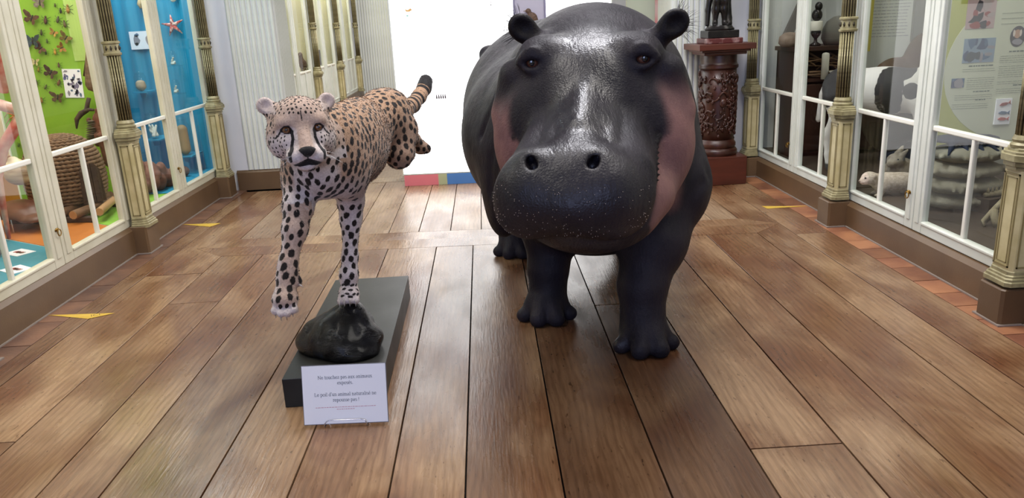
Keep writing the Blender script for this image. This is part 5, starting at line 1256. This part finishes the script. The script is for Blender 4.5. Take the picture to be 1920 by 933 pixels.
S.ell((-.10, 0, .10), (.20, .155, .085), .02); S.ell((-.10, 0, .03), (.28, .22, .075), .02, op='sub'); S.ell((.09, 0, .075), (.10, .085, .04), .03); S.ell((.09, 0, .04), (.12, .1, .04), .02, op='sub')
sdf_obj(S, 'carapace', M['hcrab'], t); 
for sg in (-1, 1): MB().ball((-.10, sg*.075, .158), (.018, .010, .008), 8, 5).build('eye_ridge', M['bark'], t, True)
MB().tube([(.16, 0, .085), (.30, .0, .045), (.46, .0, .012)], [.010, .007, .002], 7).build('tail_spike', M['hcrab'], t, True)
for x_, y_ in ((-.2, .1), (-.2, -.1), (.0, .1), (.0, -.1)): MB().tube([(x_, y_, 0), (x_, y_, .10)], .004, 5).build('support_rod', M['wire'], t)
for (cx, cy, rz, lb, c) in ((-2.765, 4.425, -.55, 'white card with shell picture on the teal sheet, the farther one', '#8a7a6c'), (-2.58, 4.07, -.62, 'white card with shell picture on the teal sheet, nearest the door', '#a99a97')):
    t = empty('shell_card', (cx, cy, .239), rz, lb, 'card'); MB().box(-.075, .075, -.055, .055, .0, .003).build('sheet', M['paper'], t)
    for i in range(6): MB().prism(blob(-.03+.012*i, .004*math.sin(i*2), .014, .018, 7, .4, i), .003, .0036).build('printed_figure', I[c if i % 2 else '#b6554a'], t)
o = MB().ball((0, 0, .025), (.035, .03, .028), 10, 8).build('dark_shell', mat('dark_shell', '#3d3836', .4, color2='#777777', nscale=20), None, True, loc=(-2.86, 4.36, .239)); tag(o, 'small dark shell on the teal sheet at the left edge', 'shell')
# ================================================================ contents of the blue case
M['coral'] = mat('bleached_coral', '#cdb58c', .7, color2='#b3986c', nscale=20); M['jarglass'] = M['glass']; M['sand'] = mat('preserved_flesh', '#bda78c', .6, color2='#a38d74', nscale=15); M['pale'] = mat('pale_specimen', '#c9cfc6', .5)
t = empty('dried_squid', (-2.86, 7.09, 1.66), 0, 'cream dried branching specimen at the top of the turquoise cloth', 'specimen')
for pts in ([(-.07, 0, .14), (-.02, -.02, .04), (.02, -.02, -.02), (.06, -.01, -.10)], [(-.02, -.02, .04), (.03, -.03, .03), (.075, -.01, -.02)], [(-.0, -.02, .0), (.0, -.03, -.04), (.04, -.01, -.085)], [(-.04, -.01, .08), (-.06, -.02, .03), (-.05, -.01, .0)]): MB().tube(pts, [.022, .018, .014, .008][:len(pts)], 8).build('branch', M['coral'], t, True)
card('picture_card', -3.062, -2.842, 7.10, 1.318, 1.470, M['paper'], 'white card with two printed shells on the turquoise cloth', prints=[('printed_figure', blob(-.48, .5, .24, .30, 12, .2, 2), I['#8d8a92']), ('printed_figure', blob(-.42, .78, .16, .1, 9, .3, 5), I['#4f6a86']), ('printed_figure', blob(-.5, .3, .15, .1, 9, .3, 8), I['#394a6a']), ('printed_figure', blob(.5, .5, .26, .30, 12, .12, 3), I['#a99a97']), ('printed_figure', blob(.5, .52, .15, .18, 10, .15, 4), I['#d9cdc2'])])
t = empty('starfish', (-2.665, 7.09, 1.505), 0, 'red and white five armed starfish on the turquoise cloth', 'starfish'); M['star'] = mat('red_starfish', '#b6473f', .6, color2='#e2c9bf', nscale=45, contrast=(.45, .6))
for i in range(5):
    a = math.radians(98+72*i); L = .098 if i else .09
    MB().tube([(0, -.014, 0), (L*.5*math.cos(a), -.014, L*.5*math.sin(a)), (L*math.cos(a), -.006, L*math.sin(a))], [.022, .013, .004], 7).build('arm', M['star'], t, True)
o = MB().ball((0, 0, 0), (.03, .02, .045), 10, 8).build('white_shell', mat('white_shell', '#e6e2d6', .4), None, True, loc=(-2.62, 7.08, 1.735), rot=(0, .6, 0)); tag(o, 'small white shell cut by the frame top above the starfish', 'shell')
def jar(loc, r, h, label, inner, shelf=True, level=.6, m=None):
    t = empty('specimen_jar', loc, 0, label, 'jar', 'specimen jars in the turquoise case')
    MB().lathe([(r*.96, 0), (r, .008), (r, h*.74), (r*.72, h*.82), (r*.70, h*.86)], n=20, cap=True).build('jar_glass', M['glass'], t, True)
    MB().lathe([(r*.76, h*.86), (r*.78, h*.90), (r*.4, h*.94), (r*.12, h*.955), (r*.16, h), (.001, h*1.01)], n=16).build('lid', M['glass'], t, True)
    S = SDF((-r, -r, 0), (r, r, h), max(.003, r/14)); R = np.random.RandomState(int(r*1e4))
    if inner == 'fill': S.ell((0, 0, h*.26), (r*.84, r*.84, h*.24), .01); S.ell((r*.2, -r*.1, h*.45), (r*.5, r*.5, h*.1), .02); S.ell((-r*.3, 0, h*.40), (r*.45, r*.45, h*.12), .02)
    elif inner == 'column': S.cone((0, 0, r*.9), (0, 0, h*.62), r*.80, r*.72, .01)
    else:
        for i in range(7): a = R.uniform(0, 6.28); S.cone((r*.4*math.cos(a), r*.4*math.sin(a), h*.12), (r*.45*math.cos(a+2), r*.45*math.sin(a+2), h*(.2+.35*level*R.rand())), r*.22, r*.14, .006)
    sdf_obj(S, 'specimen', m or M['sand'], t)
    if shelf:
        s = empty('jar_shelf', (loc[0], loc[1], loc[2]-.013), 0, 'small turquoise shelf under the '+label, 'shelf')
        MB().box(-r*1.25, r*1.25, -r*1.1, 7.10-loc[1], 0, .0125).build('shelf_board', M['blue'], s); MB().prism([(-r*.5, 0), (r*.5, 0), (r*.35, -.05), (-r*.35, -.05)], r*.2, r*.3+.01, 1).build('bracket', M['blue'], s)
jar((-2.975, 6.95, .968), .050, .17, 'glass jar with sandy specimen on the upper left turquoise cloth', 'fill')
jar((-2.685, 7.00, 1.17), .036, .13, 'small glass jar with pale curled specimen under the starfish', 'coil', False, 1.0, M['pale'])
jar((-2.70, 7.00, .93), .036, .13, 'small glass jar with white branching specimen, midway beside the door stile', 'coil', False, 1.0, M['pale'])
jar((-2.895, 6.85, .565), .062, .24, 'glass jar with white curled creature behind the mullion', 'coil', True, .9, mat('white_specimen', '#d9d6cc', .5))
jar((-2.67, 6.90, .40), .062, .36, 'tall glass jar with tan column on the low shelf', 'column', True, 1, mat('tan_specimen', '#a8875c', .5))
for sp in [o for o in bpy.data.objects if o.name.startswith('jar_shelf')]: pass
for x, y, z in ((-2.685, 7.0, 1.17), (-2.70, 7.0, .93)):
    s = empty('jar_shelf', (x, y, z-.009), 0, 'thin glass shelf under the small jar %s' % ('below the starfish' if z > 1 else 'midway beside the door stile'), 'shelf'); MB().box(-.05, .05, -.045, .10, 0, .0085).build('shelf_board', M['glass'], s)
S = SDF((-.3, -.45, -.02), (.3, .45, .42), .010); R = np.random.RandomState(9)
for i in range(46):
    y0 = R.uniform(-.30, .32); h = .31*(1-abs(y0+.22)/.62); S.ell((R.uniform(-.05, .03)+.10*y0*.3, y0, R.uniform(.02, max(.04, h))), tuple(R.uniform(.035, .075, 3)), .02)
S.floor(.0)
o = sdf_obj(S, 'reef_rock', mat('pink_brown_rock', '#8d5f4c', .8, color2='#6a4234', nscale=14, bump=.5, bscale=30), None); o.location = (-2.66, 6.15, .237); tag(o, 'rough pinkish brown reef rock on the floor of the turquoise case', 'rock')
o = MB().ball((0, 0, .045), (.055, .05, .045), 12, 8).build('round_stone', mat('brown_stone', '#5d4036', .5), None, True, loc=(-2.66, 6.75, .237)); tag(o, 'smooth dark brown round stone under the tall jar', 'stone')
# bird and plant in the far yellow case
t = empty('mounted_waterbird', (-2.56, 11.36, .862), 0, 'dark brown mounted waterbird standing in the distant yellow-lit case', 'bird')
S = SDF((-.2, -.3, -.01), (.2, .4, .42), .009); S.ell((0, .05, .12), (.07, .13, .085), .03, np.array(((1, 0, 0), (0, .85, -.53), (0, .53, .85)))); S.cone((0, -.02, .17), (0, -.05, .28), .045, .036, .03); S.ell((0, -.06, .30), (.036, .045, .036), .02); S.cone((0, -.09, .30), (0, -.17, .275), .014, .006, .01); S.cone((0, .13, .07), (0, .20, .02), .03, .015, .02); S.cone((.02, .02, .06), (.02, .02, 0), .012, .014, .01); S.cone((-.02, .02, .06), (-.02, .02, 0), .012, .014, .01)
sdf_obj(S, 'body', M['birdb'], t); t.scale = (.78, .78, .78)
o = MB().box(-.12, .12, -.45, .45, 0, .5).build('brown_box', mat('brown_crate', '#8a5a3a', .6), None, loc=(-2.87, 11.0, 1.572), bevel=.01); o.scale = (1, .5, .3); tag(o, 'brown box on the shelf above the distant waterbird', 'box')
o = MB().box(-.10, .10, -.25, .25, 0, .24).build('dark_case', mat('dark_box', '#4a4440', .6), None, loc=(-2.72, 12.9, .862), bevel=.01); tag(o, 'dark grey box on the shelf of the third distant case', 'box')
for y_, lb in ((8.9, 'white coral clump on the upper shelf of the nearest distant case'), (11.0, 'white coral clump on the top shelf above the brown box')):
    S = SDF((-.15, -.3, -.01), (.15, .3, .35), .014); R = np.random.RandomState(int(y_))
    for i in range(22): S.ell((R.uniform(-.06, .06), R.uniform(-.16, .16), R.uniform(.03, .24)), tuple(R.uniform(.03, .06, 3)), .02)
    S.floor(0); o = sdf_obj(S, 'coral_clump', mat('white_coral', '#e3dcc0', .7), None); o.location = (-2.87, y_, 1.971); tag(o, lb, 'coral')
# ================================================================ contents of the right cases
# calf
def build_calf():
    S = SDF((-.35, -.70, -.01), (.45, .62, .86), .0095)
    S.ell((0, 0, .585), (.155, .36, .165), .02); S.ell((-.01, .27, .60), (.145, .16, .15), .06); S.ell((0, -.27, .585), (.15, .15, .17), .06)
    S.chain([((0, -.34, .62), .12), ((.03, -.50, .72), .085), ((.04, -.56, .76), .08)], .05); S.cone((.04, -.56, .76), (.05, -.66, .66), .075, .048, .03)
    for sg in (-1, 1):
        S.chain([((sg*.085, -.27, .52), .085), ((sg*.085, -.28, .38), .052), ((sg*.085, -.285, .26), .038), ((sg*.085, -.28, .22), .036), ((sg*.085, -.28, .10), .026), ((sg*.085, -.285, .03), .034)], .025)
        S.chain([((sg*.085, .30, .54), .10), ((sg*.09, .27, .40), .065), ((sg*.09, .34, .27), .040), ((sg*.09, .33, .12), .028), ((sg*.09, .315, .03), .034)], .025)
        S.cone((.04+sg*.06, -.53, .79), (.04+sg*.14, -.50, .78), .03, .02, .015)
    S.chain([((0, .40, .66), .022), ((0, .44, .55), .018), ((0, .45, .36), .022)], .01)
    S.smooth(1); S.floor(0); me, P = S.mesh('body')
    x, y, z = P.T; blk = np.zeros(len(P))
    def patch(c, r): 
        nonlocal blk
        d = 1-np.sqrt((((P-np.array(c))/np.array(r))**2).sum(1)); blk = np.maximum(blk, d*3)
    blk -= 1
    for c, r in (((-.10, -.06, .60), (.16, .095, .20)), ((-.05, -.12, .72), (.13, .09, .07)), ((-.15, -.20, .60), (.06, .055, .06)), ((-.13, .33, .62), (.16, .12, .15)), ((.05, .27, .70), (.12, .16, .1)), ((-.14, -.30, .66), (.04, .05, .07)), ((.05, -.58, .72), (.12, .16, .15)), ((.10, .05, .6), (.1, .16, .2))): patch(c, r)
    fattr(me, 'patch', blk); fattr(me, 'hoof', sstep(.065, .055, z))
    m = bpy.data.materials.new('calf_hide'); m.use_nodes = True; nt = m.node_tree; b = nt.nodes['Principled BSDF']; b.inputs['Roughness'].default_value = .7
    a = nt.nodes.new('ShaderNodeAttribute'); a.attribute_name = 'patch'; tc = nt.nodes.new('ShaderNodeTexCoord'); n = nt.nodes.new('ShaderNodeTexNoise'); n.inputs['Scale'].default_value = 18; nt.links.new(tc.outputs['Object'], n.inputs['Vector'])
    ad = nt.nodes.new('ShaderNodeMath'); ad.operation = 'ADD'; nt.links.new(a.outputs['Fac'], ad.inputs[0]); nt.links.new(n.outputs['Fac'], ad.inputs[1])
    rp = nt.nodes.new('ShaderNodeValToRGB'); rp.color_ramp.elements[0].position = .50; rp.color_ramp.elements[1].position = .62; rp.color_ramp.elements[0].color = (.72, .69, .66, 1); rp.color_ramp.elements[1].color = (.022, .020, .022, 1); nt.links.new(ad.outputs[0], rp.inputs[0])
    h = nt.nodes.new('ShaderNodeAttribute'); h.attribute_name = 'hoof'; mx = nt.nodes.new('ShaderNodeMix'); mx.data_type = 'RGBA'; nt.links.new(h.outputs['Fac'], mx.inputs['Factor']); nt.links.new(rp.outputs[0], mx.inputs[6]); mx.inputs[7].default_value = (.05, .055, .055, 1); nt.links.new(mx.outputs[2], b.inputs['Base Color'])
    me.materials.append(m)
    t = empty('stuffed_calf', (2.83, 5.42, .225), math.radians(48), 'stuffed black and white spotted calf standing in the right cabinet', 'calf')
    o = bpy.data.objects.new('body', me); COL.objects.link(o); o.parent = t
    for sg in (-1, 1): MB().ball((.045+sg*.062, -.60, .745), .012, 8, 6).build('eye', I['#2a2626'], t, True)
build_calf()
M['wfur'] = mat('cream_fur', '#cfc1b0', .8, color2='#b5a592', nscale=60, bump=.4, bscale=150); M['clayfur'] = mat('grey_beige_fur', '#b3a796', .8, color2='#8f8373', nscale=25, bump=.5, bscale=60)
t = empty('stuffed_pup', (2.52, 4.72, .225), math.radians(-8), 'small cream stuffed animal pup with round head on the case floor under the calf', 'animal')
S = SDF((-.22, -.12, -.01), (.30, .14, .22), .0055)
S.ell((.08, .0, .085), (.135, .062, .062), .02); S.ell((-.02, 0, .085), (.07, .055, .058), .04); S.ell((-.105, -.01, .115), (.050, .046, .043), .03); S.ell((-.140, -.018, .098), (.028, .028, .022), .015)
for a, b in ((-.03, -.035), (-.03, .035), (.15, -.04), (.15, .04)): S.cone((a, b, .06), (a-.01, b-.008, .012), .026, .015, .02); S.ell((a-.025, b-.01, .010), (.024, .014, .011), .01)
S.cone((.20, 0, .07), (.27, .0, .03), .022, .010, .02)
for sg in (-1, 1): S.ell((-.085, -.01+sg*.042, .135), (.012, .008, .012), .008)
S.floor(0); sdf_obj(S, 'body', M['wfur'], t)
for sg in (-1, 1): MB().ball((-.140, -.013+sg*.028, .122), .0065, 8, 6).build('eye', I['#2a2626'], t, True)
MB().ball((-.168, -.020, .100), (.006, .009, .006), 8, 5).build('nose', I['#8a7a6c'], t, True)
t = empty('resting_cub', (2.74, 5.03, .225), .3, 'grey beige stuffed cub head raised behind the cream pup', 'animal')
S = SDF((-.16, -.14, -.01), (.24, .16, .30), .007); S.ell((.06, .02, .08), (.12, .085, .09), .03); S.ell((-.02, -.02, .165), (.062, .052, .048), .03); S.ell((-.075, -.04, .150), (.036, .028, .024), .02); S.cone((.02, .0, .20), (.06, .01, .245), .028, .010, .01); S.cone((.0, -.05, .20), (.02, -.07, .235), .022, .008, .01)
for sg in (-1, 1): S.cone((.0, sg*.05, .04), (-.09, sg*.05, .015), .024, .018, .02)
S.floor(0); sdf_obj(S, 'body', M['clayfur'], t)
MB().ball((-.045, -.062, .178), .006, 6, 5).build('eye', I['#2a2626'], t, True)
# sacks, cloth, root, jaw
M['sack'] = mat('grey_sackcloth', '#9a9583', .85, color2='#807b69', nscale=6, bump=.3, bscale=120)
i = 0
for lv, (x, y, w_, lb) in enumerate(((2.78, 4.36, .25, 'lowest grey cloth sack of the stack under the info panel'), (2.78, 4.36, .24, 'second grey cloth sack from the bottom of the stack'), (2.79, 4.37, .22, 'third grey cloth sack from the bottom of the stack'), (2.80, 4.37, .20, 'topmost grey cloth sack under the dark blue cloth'))):
    S = SDF((-.34, -.24, -.07), (.34, .24, .09), .009); S.ell((0, 0, .0), (w_*.80, .17, .048), .03); S.ell((.4*w_, 0, 0), (w_*.5, .15, .043), .03); S.ell((-.4*w_, 0, 0), (w_*.5, .155, .044), .03)
    for sg in (-1, 1): S.cone((sg*w_*.9, -.06, 0), (sg*w_*1.05, -.10, 0), .022, .01, .02)
    R = np.random.RandomState(lv)
    for k_ in range(7): a = R.uniform(-.6, .6)*w_; S.cone((a, -.17, R.uniform(-.02, .02)), (a+.05, -.08, .045), .010, .006, .015)
    o = sdf_obj(S, 'grain_sack', M['sack'], None); o.location = (x, y, .2725+.0885*lv); tag(o, lb, 'sack', 'grey sacks stacked under the info panel')
S = SDF((-.3, -.22, -.08), (.3, .22, .12), .008); S.ell((0, .04, .035), (.20, .14, .020), .02)
for a, b, c in ((-.17, -.10, -.03), (-.08, -.14, -.025), (.02, -.15, -.035), (.10, -.14, -.02), (.17, -.1, -.03), (-.02, -.12, .0)): S.cone((a*.6, -.03, .04), (a, b, c), .025, .006, .02)
o = sdf_obj(S, 'blue_cloth', mat('navy_cloth', '#20263a', .8, color2='#171b2a', nscale=20, bump=.3), None); o.location = (2.80, 4.37, .5815); tag(o, 'crumpled dark navy cloth on top of the sack stack', 'cloth')
M['root'] = mat('pale_root', '#a29778', .7, color2='#7d7258', nscale=25, nstretch=(1, 1, .3), bump=.4)
t = empty('twisted_root', (2.66, 3.92, .225), 0, 'pale twisted root curving down to the case floor, nearest the pilaster', 'root')
for pts in ([(.24, .10, .20), (.12, .02, .15), (.03, -.01, .085), (-.02, -.01, .03), (-.02, -.03, .006)], [(.24, .12, .18), (.13, .03, .125), (.05, 0, .085), (.0, .0, .02)], [(.03, -.01, .085), (.02, -.05, .03), (.03, -.06, .006)]): MB().tube(pts, [.022, .018, .015, .011, .005][:len(pts)], 7).build('root_strand', M['root'], t, True)
t = empty('jaw_bone', (2.93, 4.22, .225), .3, 'pale jagged bone lying on dark block beside the sacks', 'bone')
MB().box(-.14, .14, -.05, .10, 0, .085).build('block', M['case_dark'], t)
MB().tube([(-.12, 0, .10), (0, -.01, .105), (.12, .02, .10)], [.014, .018, .013], 7).build('jaw', M['root'], t, True)
for k_ in range(7): MB().lathe([(.010, 0), (.008, .012), (.0015, .03)], (-.10+.033*k_, -.003, .112), 6).build('tooth', M['root'], t, True)
# info panel with pictures and text
t = empty('info_panel', (2.66, 4.60, .53), 0, 'olive green information panel with pictures and text behind the right door', 'panel')
MB().box(0, .98, .0, .02, 0, 2.1).build('board', M['olive'], t); MB().box(-.008, 0, -.002, .022, 0, 2.1).build('board_edge', M['case_dark'], t)
M['oval'] = mat('pale_print_field', '#c9cdb6', .5)
MB().prism([(.55+.46*math.cos(2*math.pi*i/40), .46+.43*math.sin(2*math.pi*i/40)) for i in range(40)], -.0012, .0, 1).build('printed_field', M['oval'], t)
def flat(pts, m, nm='printed_figure', d=.003): MB().prism(pts, -d, -.0011, 1).build(nm, m, t)
def pic(x0, x1, z0, z1, base, seed, cols, nm='printed_picture'):
    flat([(x0, z0), (x1, z0), (x1, z1), (x0, z1)], base, nm, .003); r = random.Random(seed)
    for i in range(12): 
        cx, cz = r.uniform(x0+.02, x1-.02), r.uniform(z0+.015, z1-.015); q = [(min(max(a, x0), x1), min(max(b, z0), z1)) for a, b in blob(cx, cz, r.uniform(.01, .035), r.uniform(.01, .035), 7, .4, seed+i)]
        flat(q, cols[i % len(cols)], 'printed_figure', .0034+.0001*i)
pic(.185, .357, .70, .87, mat('pink_print', '#b39a98', .5), 3, (I['#8e4038'], I['#a99a97'], I['#2a2626'])); pic(.19, .38, .505, .645, mat('blue_print', '#7e93a6', .5), 5, (I['#394a6a'], I['#4f6a86'], I['#8d8a92'], I['#3f4a52'])); pic(.140, .218, .363, .418, I['#4f6a86'], 9, (I['#394a6a'], I['#8d8a92']))
flat([(.51+.046*math.cos(2*math.pi*i/24), .645+.060*math.sin(2*math.pi*i/24)) for i in range(24)], I['#2a2626'], 'oval_portrait'); flat(blob(.505, .66, .020, .026, 10, .05), mat('portrait_skin', '#b98f74', .6), 'printed_figure', .0036); flat(blob(.51, .615, .030, .018, 10, .1), I['#8d8a92'], 'printed_figure', .0036)
for sg in (-1, 1): flat(blob(.505+sg*.020, .665, .007, .020, 8, .1), I['#d9cdc2'], 'printed_figure', .0038)
q = MB(); r = random.Random(4)
def para(x0, x1, z, n, lh=.0125, hh=.0032):
    for j in range(n):
        x = x0
        while x < x1-.006:
            L = r.uniform(.008, .03); q.box(x, min(x+L, x1), -.0022, -.0012, z-j*lh-hh/2, z-j*lh+hh/2); x += L+.0045
para(.20, .40, .468, 2); para(.235, .40, .415, 6); para(.17, .40, .315, 3); para(.16, .38, .262, 3)
para(.42, .60, .535, 4); para(.42, .60, .475, 6); para(.42, .60, .385, 2); para(.42, .60, .342, 3); para(.40, .6, .78, 3, .03)
tag(q.build('printed_text', mat('faint_text', '#8c947f', .6), t), kind='stuff')
q = MB()
para(.235, .385, .486, 1, hh=.007); para(.47, .56, .560, 1, hh=.007); para(.28, .38, .335, 1, hh=.006); para(.30, .37, .285, 1, hh=.006); para(.52, .60, .362, 1, hh=.006)
tag(q.build('printed_heading', mat('dark_text', '#4d5f52', .6), t), kind='stuff')
c = empty('fish_card', (3.135, 4.585, .66), 0, 'white card with three printed fish on the olive info panel', 'card'); MB().box(-.048, .048, .003, .012, 0, .155).build('sheet', M['paper'], c)
for z, cc, a in ((.122, '#8e4038', .25), (.070, '#4f6a86', 0), (.033, '#b6554a', 0)):
    o = MB().prism([(-.030, 0), (-.012, .011), (.012, .008), (.026, .002), (.040, .012), (.036, 0), (.040, -.012), (.026, -.003), (.010, -.009), (-.014, -.009)], -.0008, .0035, 1).build('printed_fish', I[cc], c); o.location = (0, 0, z); o.rotation_euler = (0, -a, 0)
# backdrop behind the calf, dark mound
t = empty('text_sheet', (3.12, 6.12, .9), -.15, 'pale sheet with rows of small print on the case wall above the dark mound', 'sheet'); MB().box(-.16, .22, 0, .006, 0, 1.2).build('sheet', M['case_pale'], t)
q = MB()
for j in range(26):
    x = -.12
    while x < .18: L = r.uniform(.01, .04); q.box(x, x+L, -.0008, 0, .25+j*.024, .254+j*.024); x += L+.006
tag(q.build('printed_text', I['#8d8a92'], t), kind='stuff')
S = SDF((-.45, -.3, -.01), (.4, .3, 1.05), .014); S.ell((.10, 0, .55), (.17, .12, .40), .03); S.ell((-.10, 0, .42), (.24, .14, .36), .04); S.floor(0)
o = sdf_obj(S, 'dark_mound', mat('olive_brown_cloth', '#4f4632', .8, color2='#4a3222', nscale=3), None); o.location = (3.22, 5.86, .225); tag(o, 'tall dark brown rounded mound standing behind the calf', 'mound')
o = MB().prism([(-.06, 0), (.06, 0), (.07, 1.5), (-.07, 1.5)], -.01, .01, 1).build('yellow_strip', mat('yellow_cloth', '#9a8f3c', .7), None, loc=(2.93, 6.02, 1.05)); tag(o, 'dull yellow hanging strip left of the printed sheet', 'cloth')
# cupboard of the far case
M['cupw'] = mat('dark_cupboard_wood', '#3f2318', .45, color2='#2b160f', nscale=4, nstretch=(1, 1, .2), bump=.1); M['twig'] = mat('dry_twig', '#8a6a4c', .8)
t = empty('wooden_cupboard', (2.93, 6.33, .225), 0, 'dark open wooden cupboard inside the far right cabinet', 'cupboard')
MB().box(-.46, .36, .20, .22, 0, .84).build('back_panel', M['cupw'], t); MB().box(-.46, -.43, -.16, .22, 0, .84).build('side_panel', M['cupw'], t); MB().box(.33, .36, -.16, .22, 0, .84).build('side_panel', M['cupw'], t)
MB().box(-.48, .38, -.18, .23, .84, .875).build('top_board', M['cupw'], t, bevel=.004); MB().box(-.43, .33, -.15, .2, .60, .622).build('shelf', M['cupw'], t); MB().box(-.43, .33, -.15, .2, .03, .05).build('shelf', M['cupw'], t)
for a, b in ((-.43, -.055), (-.045, .33)):
    d = MB().box(a, b, -.165, -.145, .05, .58).build('door_panel', M['cupw'], t, bevel=.004); MB().lathe([(.010, 0), (.013, .012), (.004, .02)], n=8).build('knob', M['brass'], d, True, loc=((b-.03) if a < -.2 else (a+.03), -.165, .34), rot=(math.pi/2, 0, 0))
t = empty('twig_heap', (2.77, 6.28, .847), 0, 'heap of dry twigs piled on the cupboard shelf', 'twigs'); R = random.Random(5)
for i in range(38):
    a = R.uniform(-.8, .8); c = (R.uniform(-.2, .24), R.uniform(-.06, .08), R.uniform(.01, .16)); MB().tube([(c[0]-.1*math.cos(a), c[1], max(.008, c[2]-.08*math.sin(a))), (c[0]+.1*math.cos(a), c[1]+R.uniform(-.05, .05), max(.008, c[2]+.08*math.sin(a)))], R.uniform(.004, .009), 5).build('twig', M['twig'], t, True)
def lathe_thing(name, prof, m, loc, label, cat, n=16): o = MB().lathe(prof, n=n).build(name, m, None, True, loc=loc); tag(o, label, cat); return o
M['wax'] = mat('white_ceramic', '#d8d4c6', .4)
lathe_thing('white_candle', [(.028, 0), (.028, .19), (.022, .20), (.003, .205)], M['wax'], (2.695, 6.12, .847), 'thick white candle standing among the twigs', 'candle')
lathe_thing('white_bowl', [(.045, 0), (.055, .005), (.10, .035), (.125, .062), (.118, .062), (.09, .035), (.04, .012), (.001, .010)], M['wax'], (2.83, 6.05, .847), 'shallow white bowl on the cupboard shelf beside the candle', 'bowl')
t = empty('goblet_lamp', (2.66, 6.25, 1.10), 0, 'dark footed goblet with white cup on top of the cupboard', 'goblet')
MB().lathe([(.040, 0), (.042, .012), (.014, .03), (.012, .055), (.032, .08), (.040, .10), (.036, .115)], n=16).build('stem', M['bronze'], t, True); MB().lathe([(.045, .115), (.047, .12), (.047, .185), (.043, .19)], n=16).build('white_cup', M['wax'], t, True); MB().ball((0, 0, .235), (.042, .040, .048), 10, 8).build('dark_top', M['bronze'], t, True); MB().ball((.01, 0, .30), (.03, .03, .035), 10, 8).build('dark_top', M['bronze'], t, True)
lathe_thing('grey_dome_stone', [(.10, 0), (.125, .05), (.12, .12), (.09, .18), (.04, .215), (.002, .222)], mat('grey_dome', '#6f6c62', .7), (2.86, 6.30, 1.10), 'grey rounded dome stone on the right end of the cupboard top', 'stone')
lathe_thing('brown_fur_roll', [(.06, 0), (.085, .03), (.08, .08), (.04, .11), (.002, .115)], mat('grey_brown_fur', '#8a7767', .85, color2='#6a5848', nscale=20), (2.47, 6.3, 1.10), 'small grey brown furry lump on the left end of the cupboard top', 'lump')
o = MB().box(-.035, .035, -.02, .02, 0, 1.3).build('wooden_beam', mat('grey_beam', '#5f5a52', .7), None, loc=(2.50, 6.50, 1.12), rot=(0, math.radians(24), 0)); tag(o, 'slanted grey wooden beam leaning above the cupboard', 'beam')
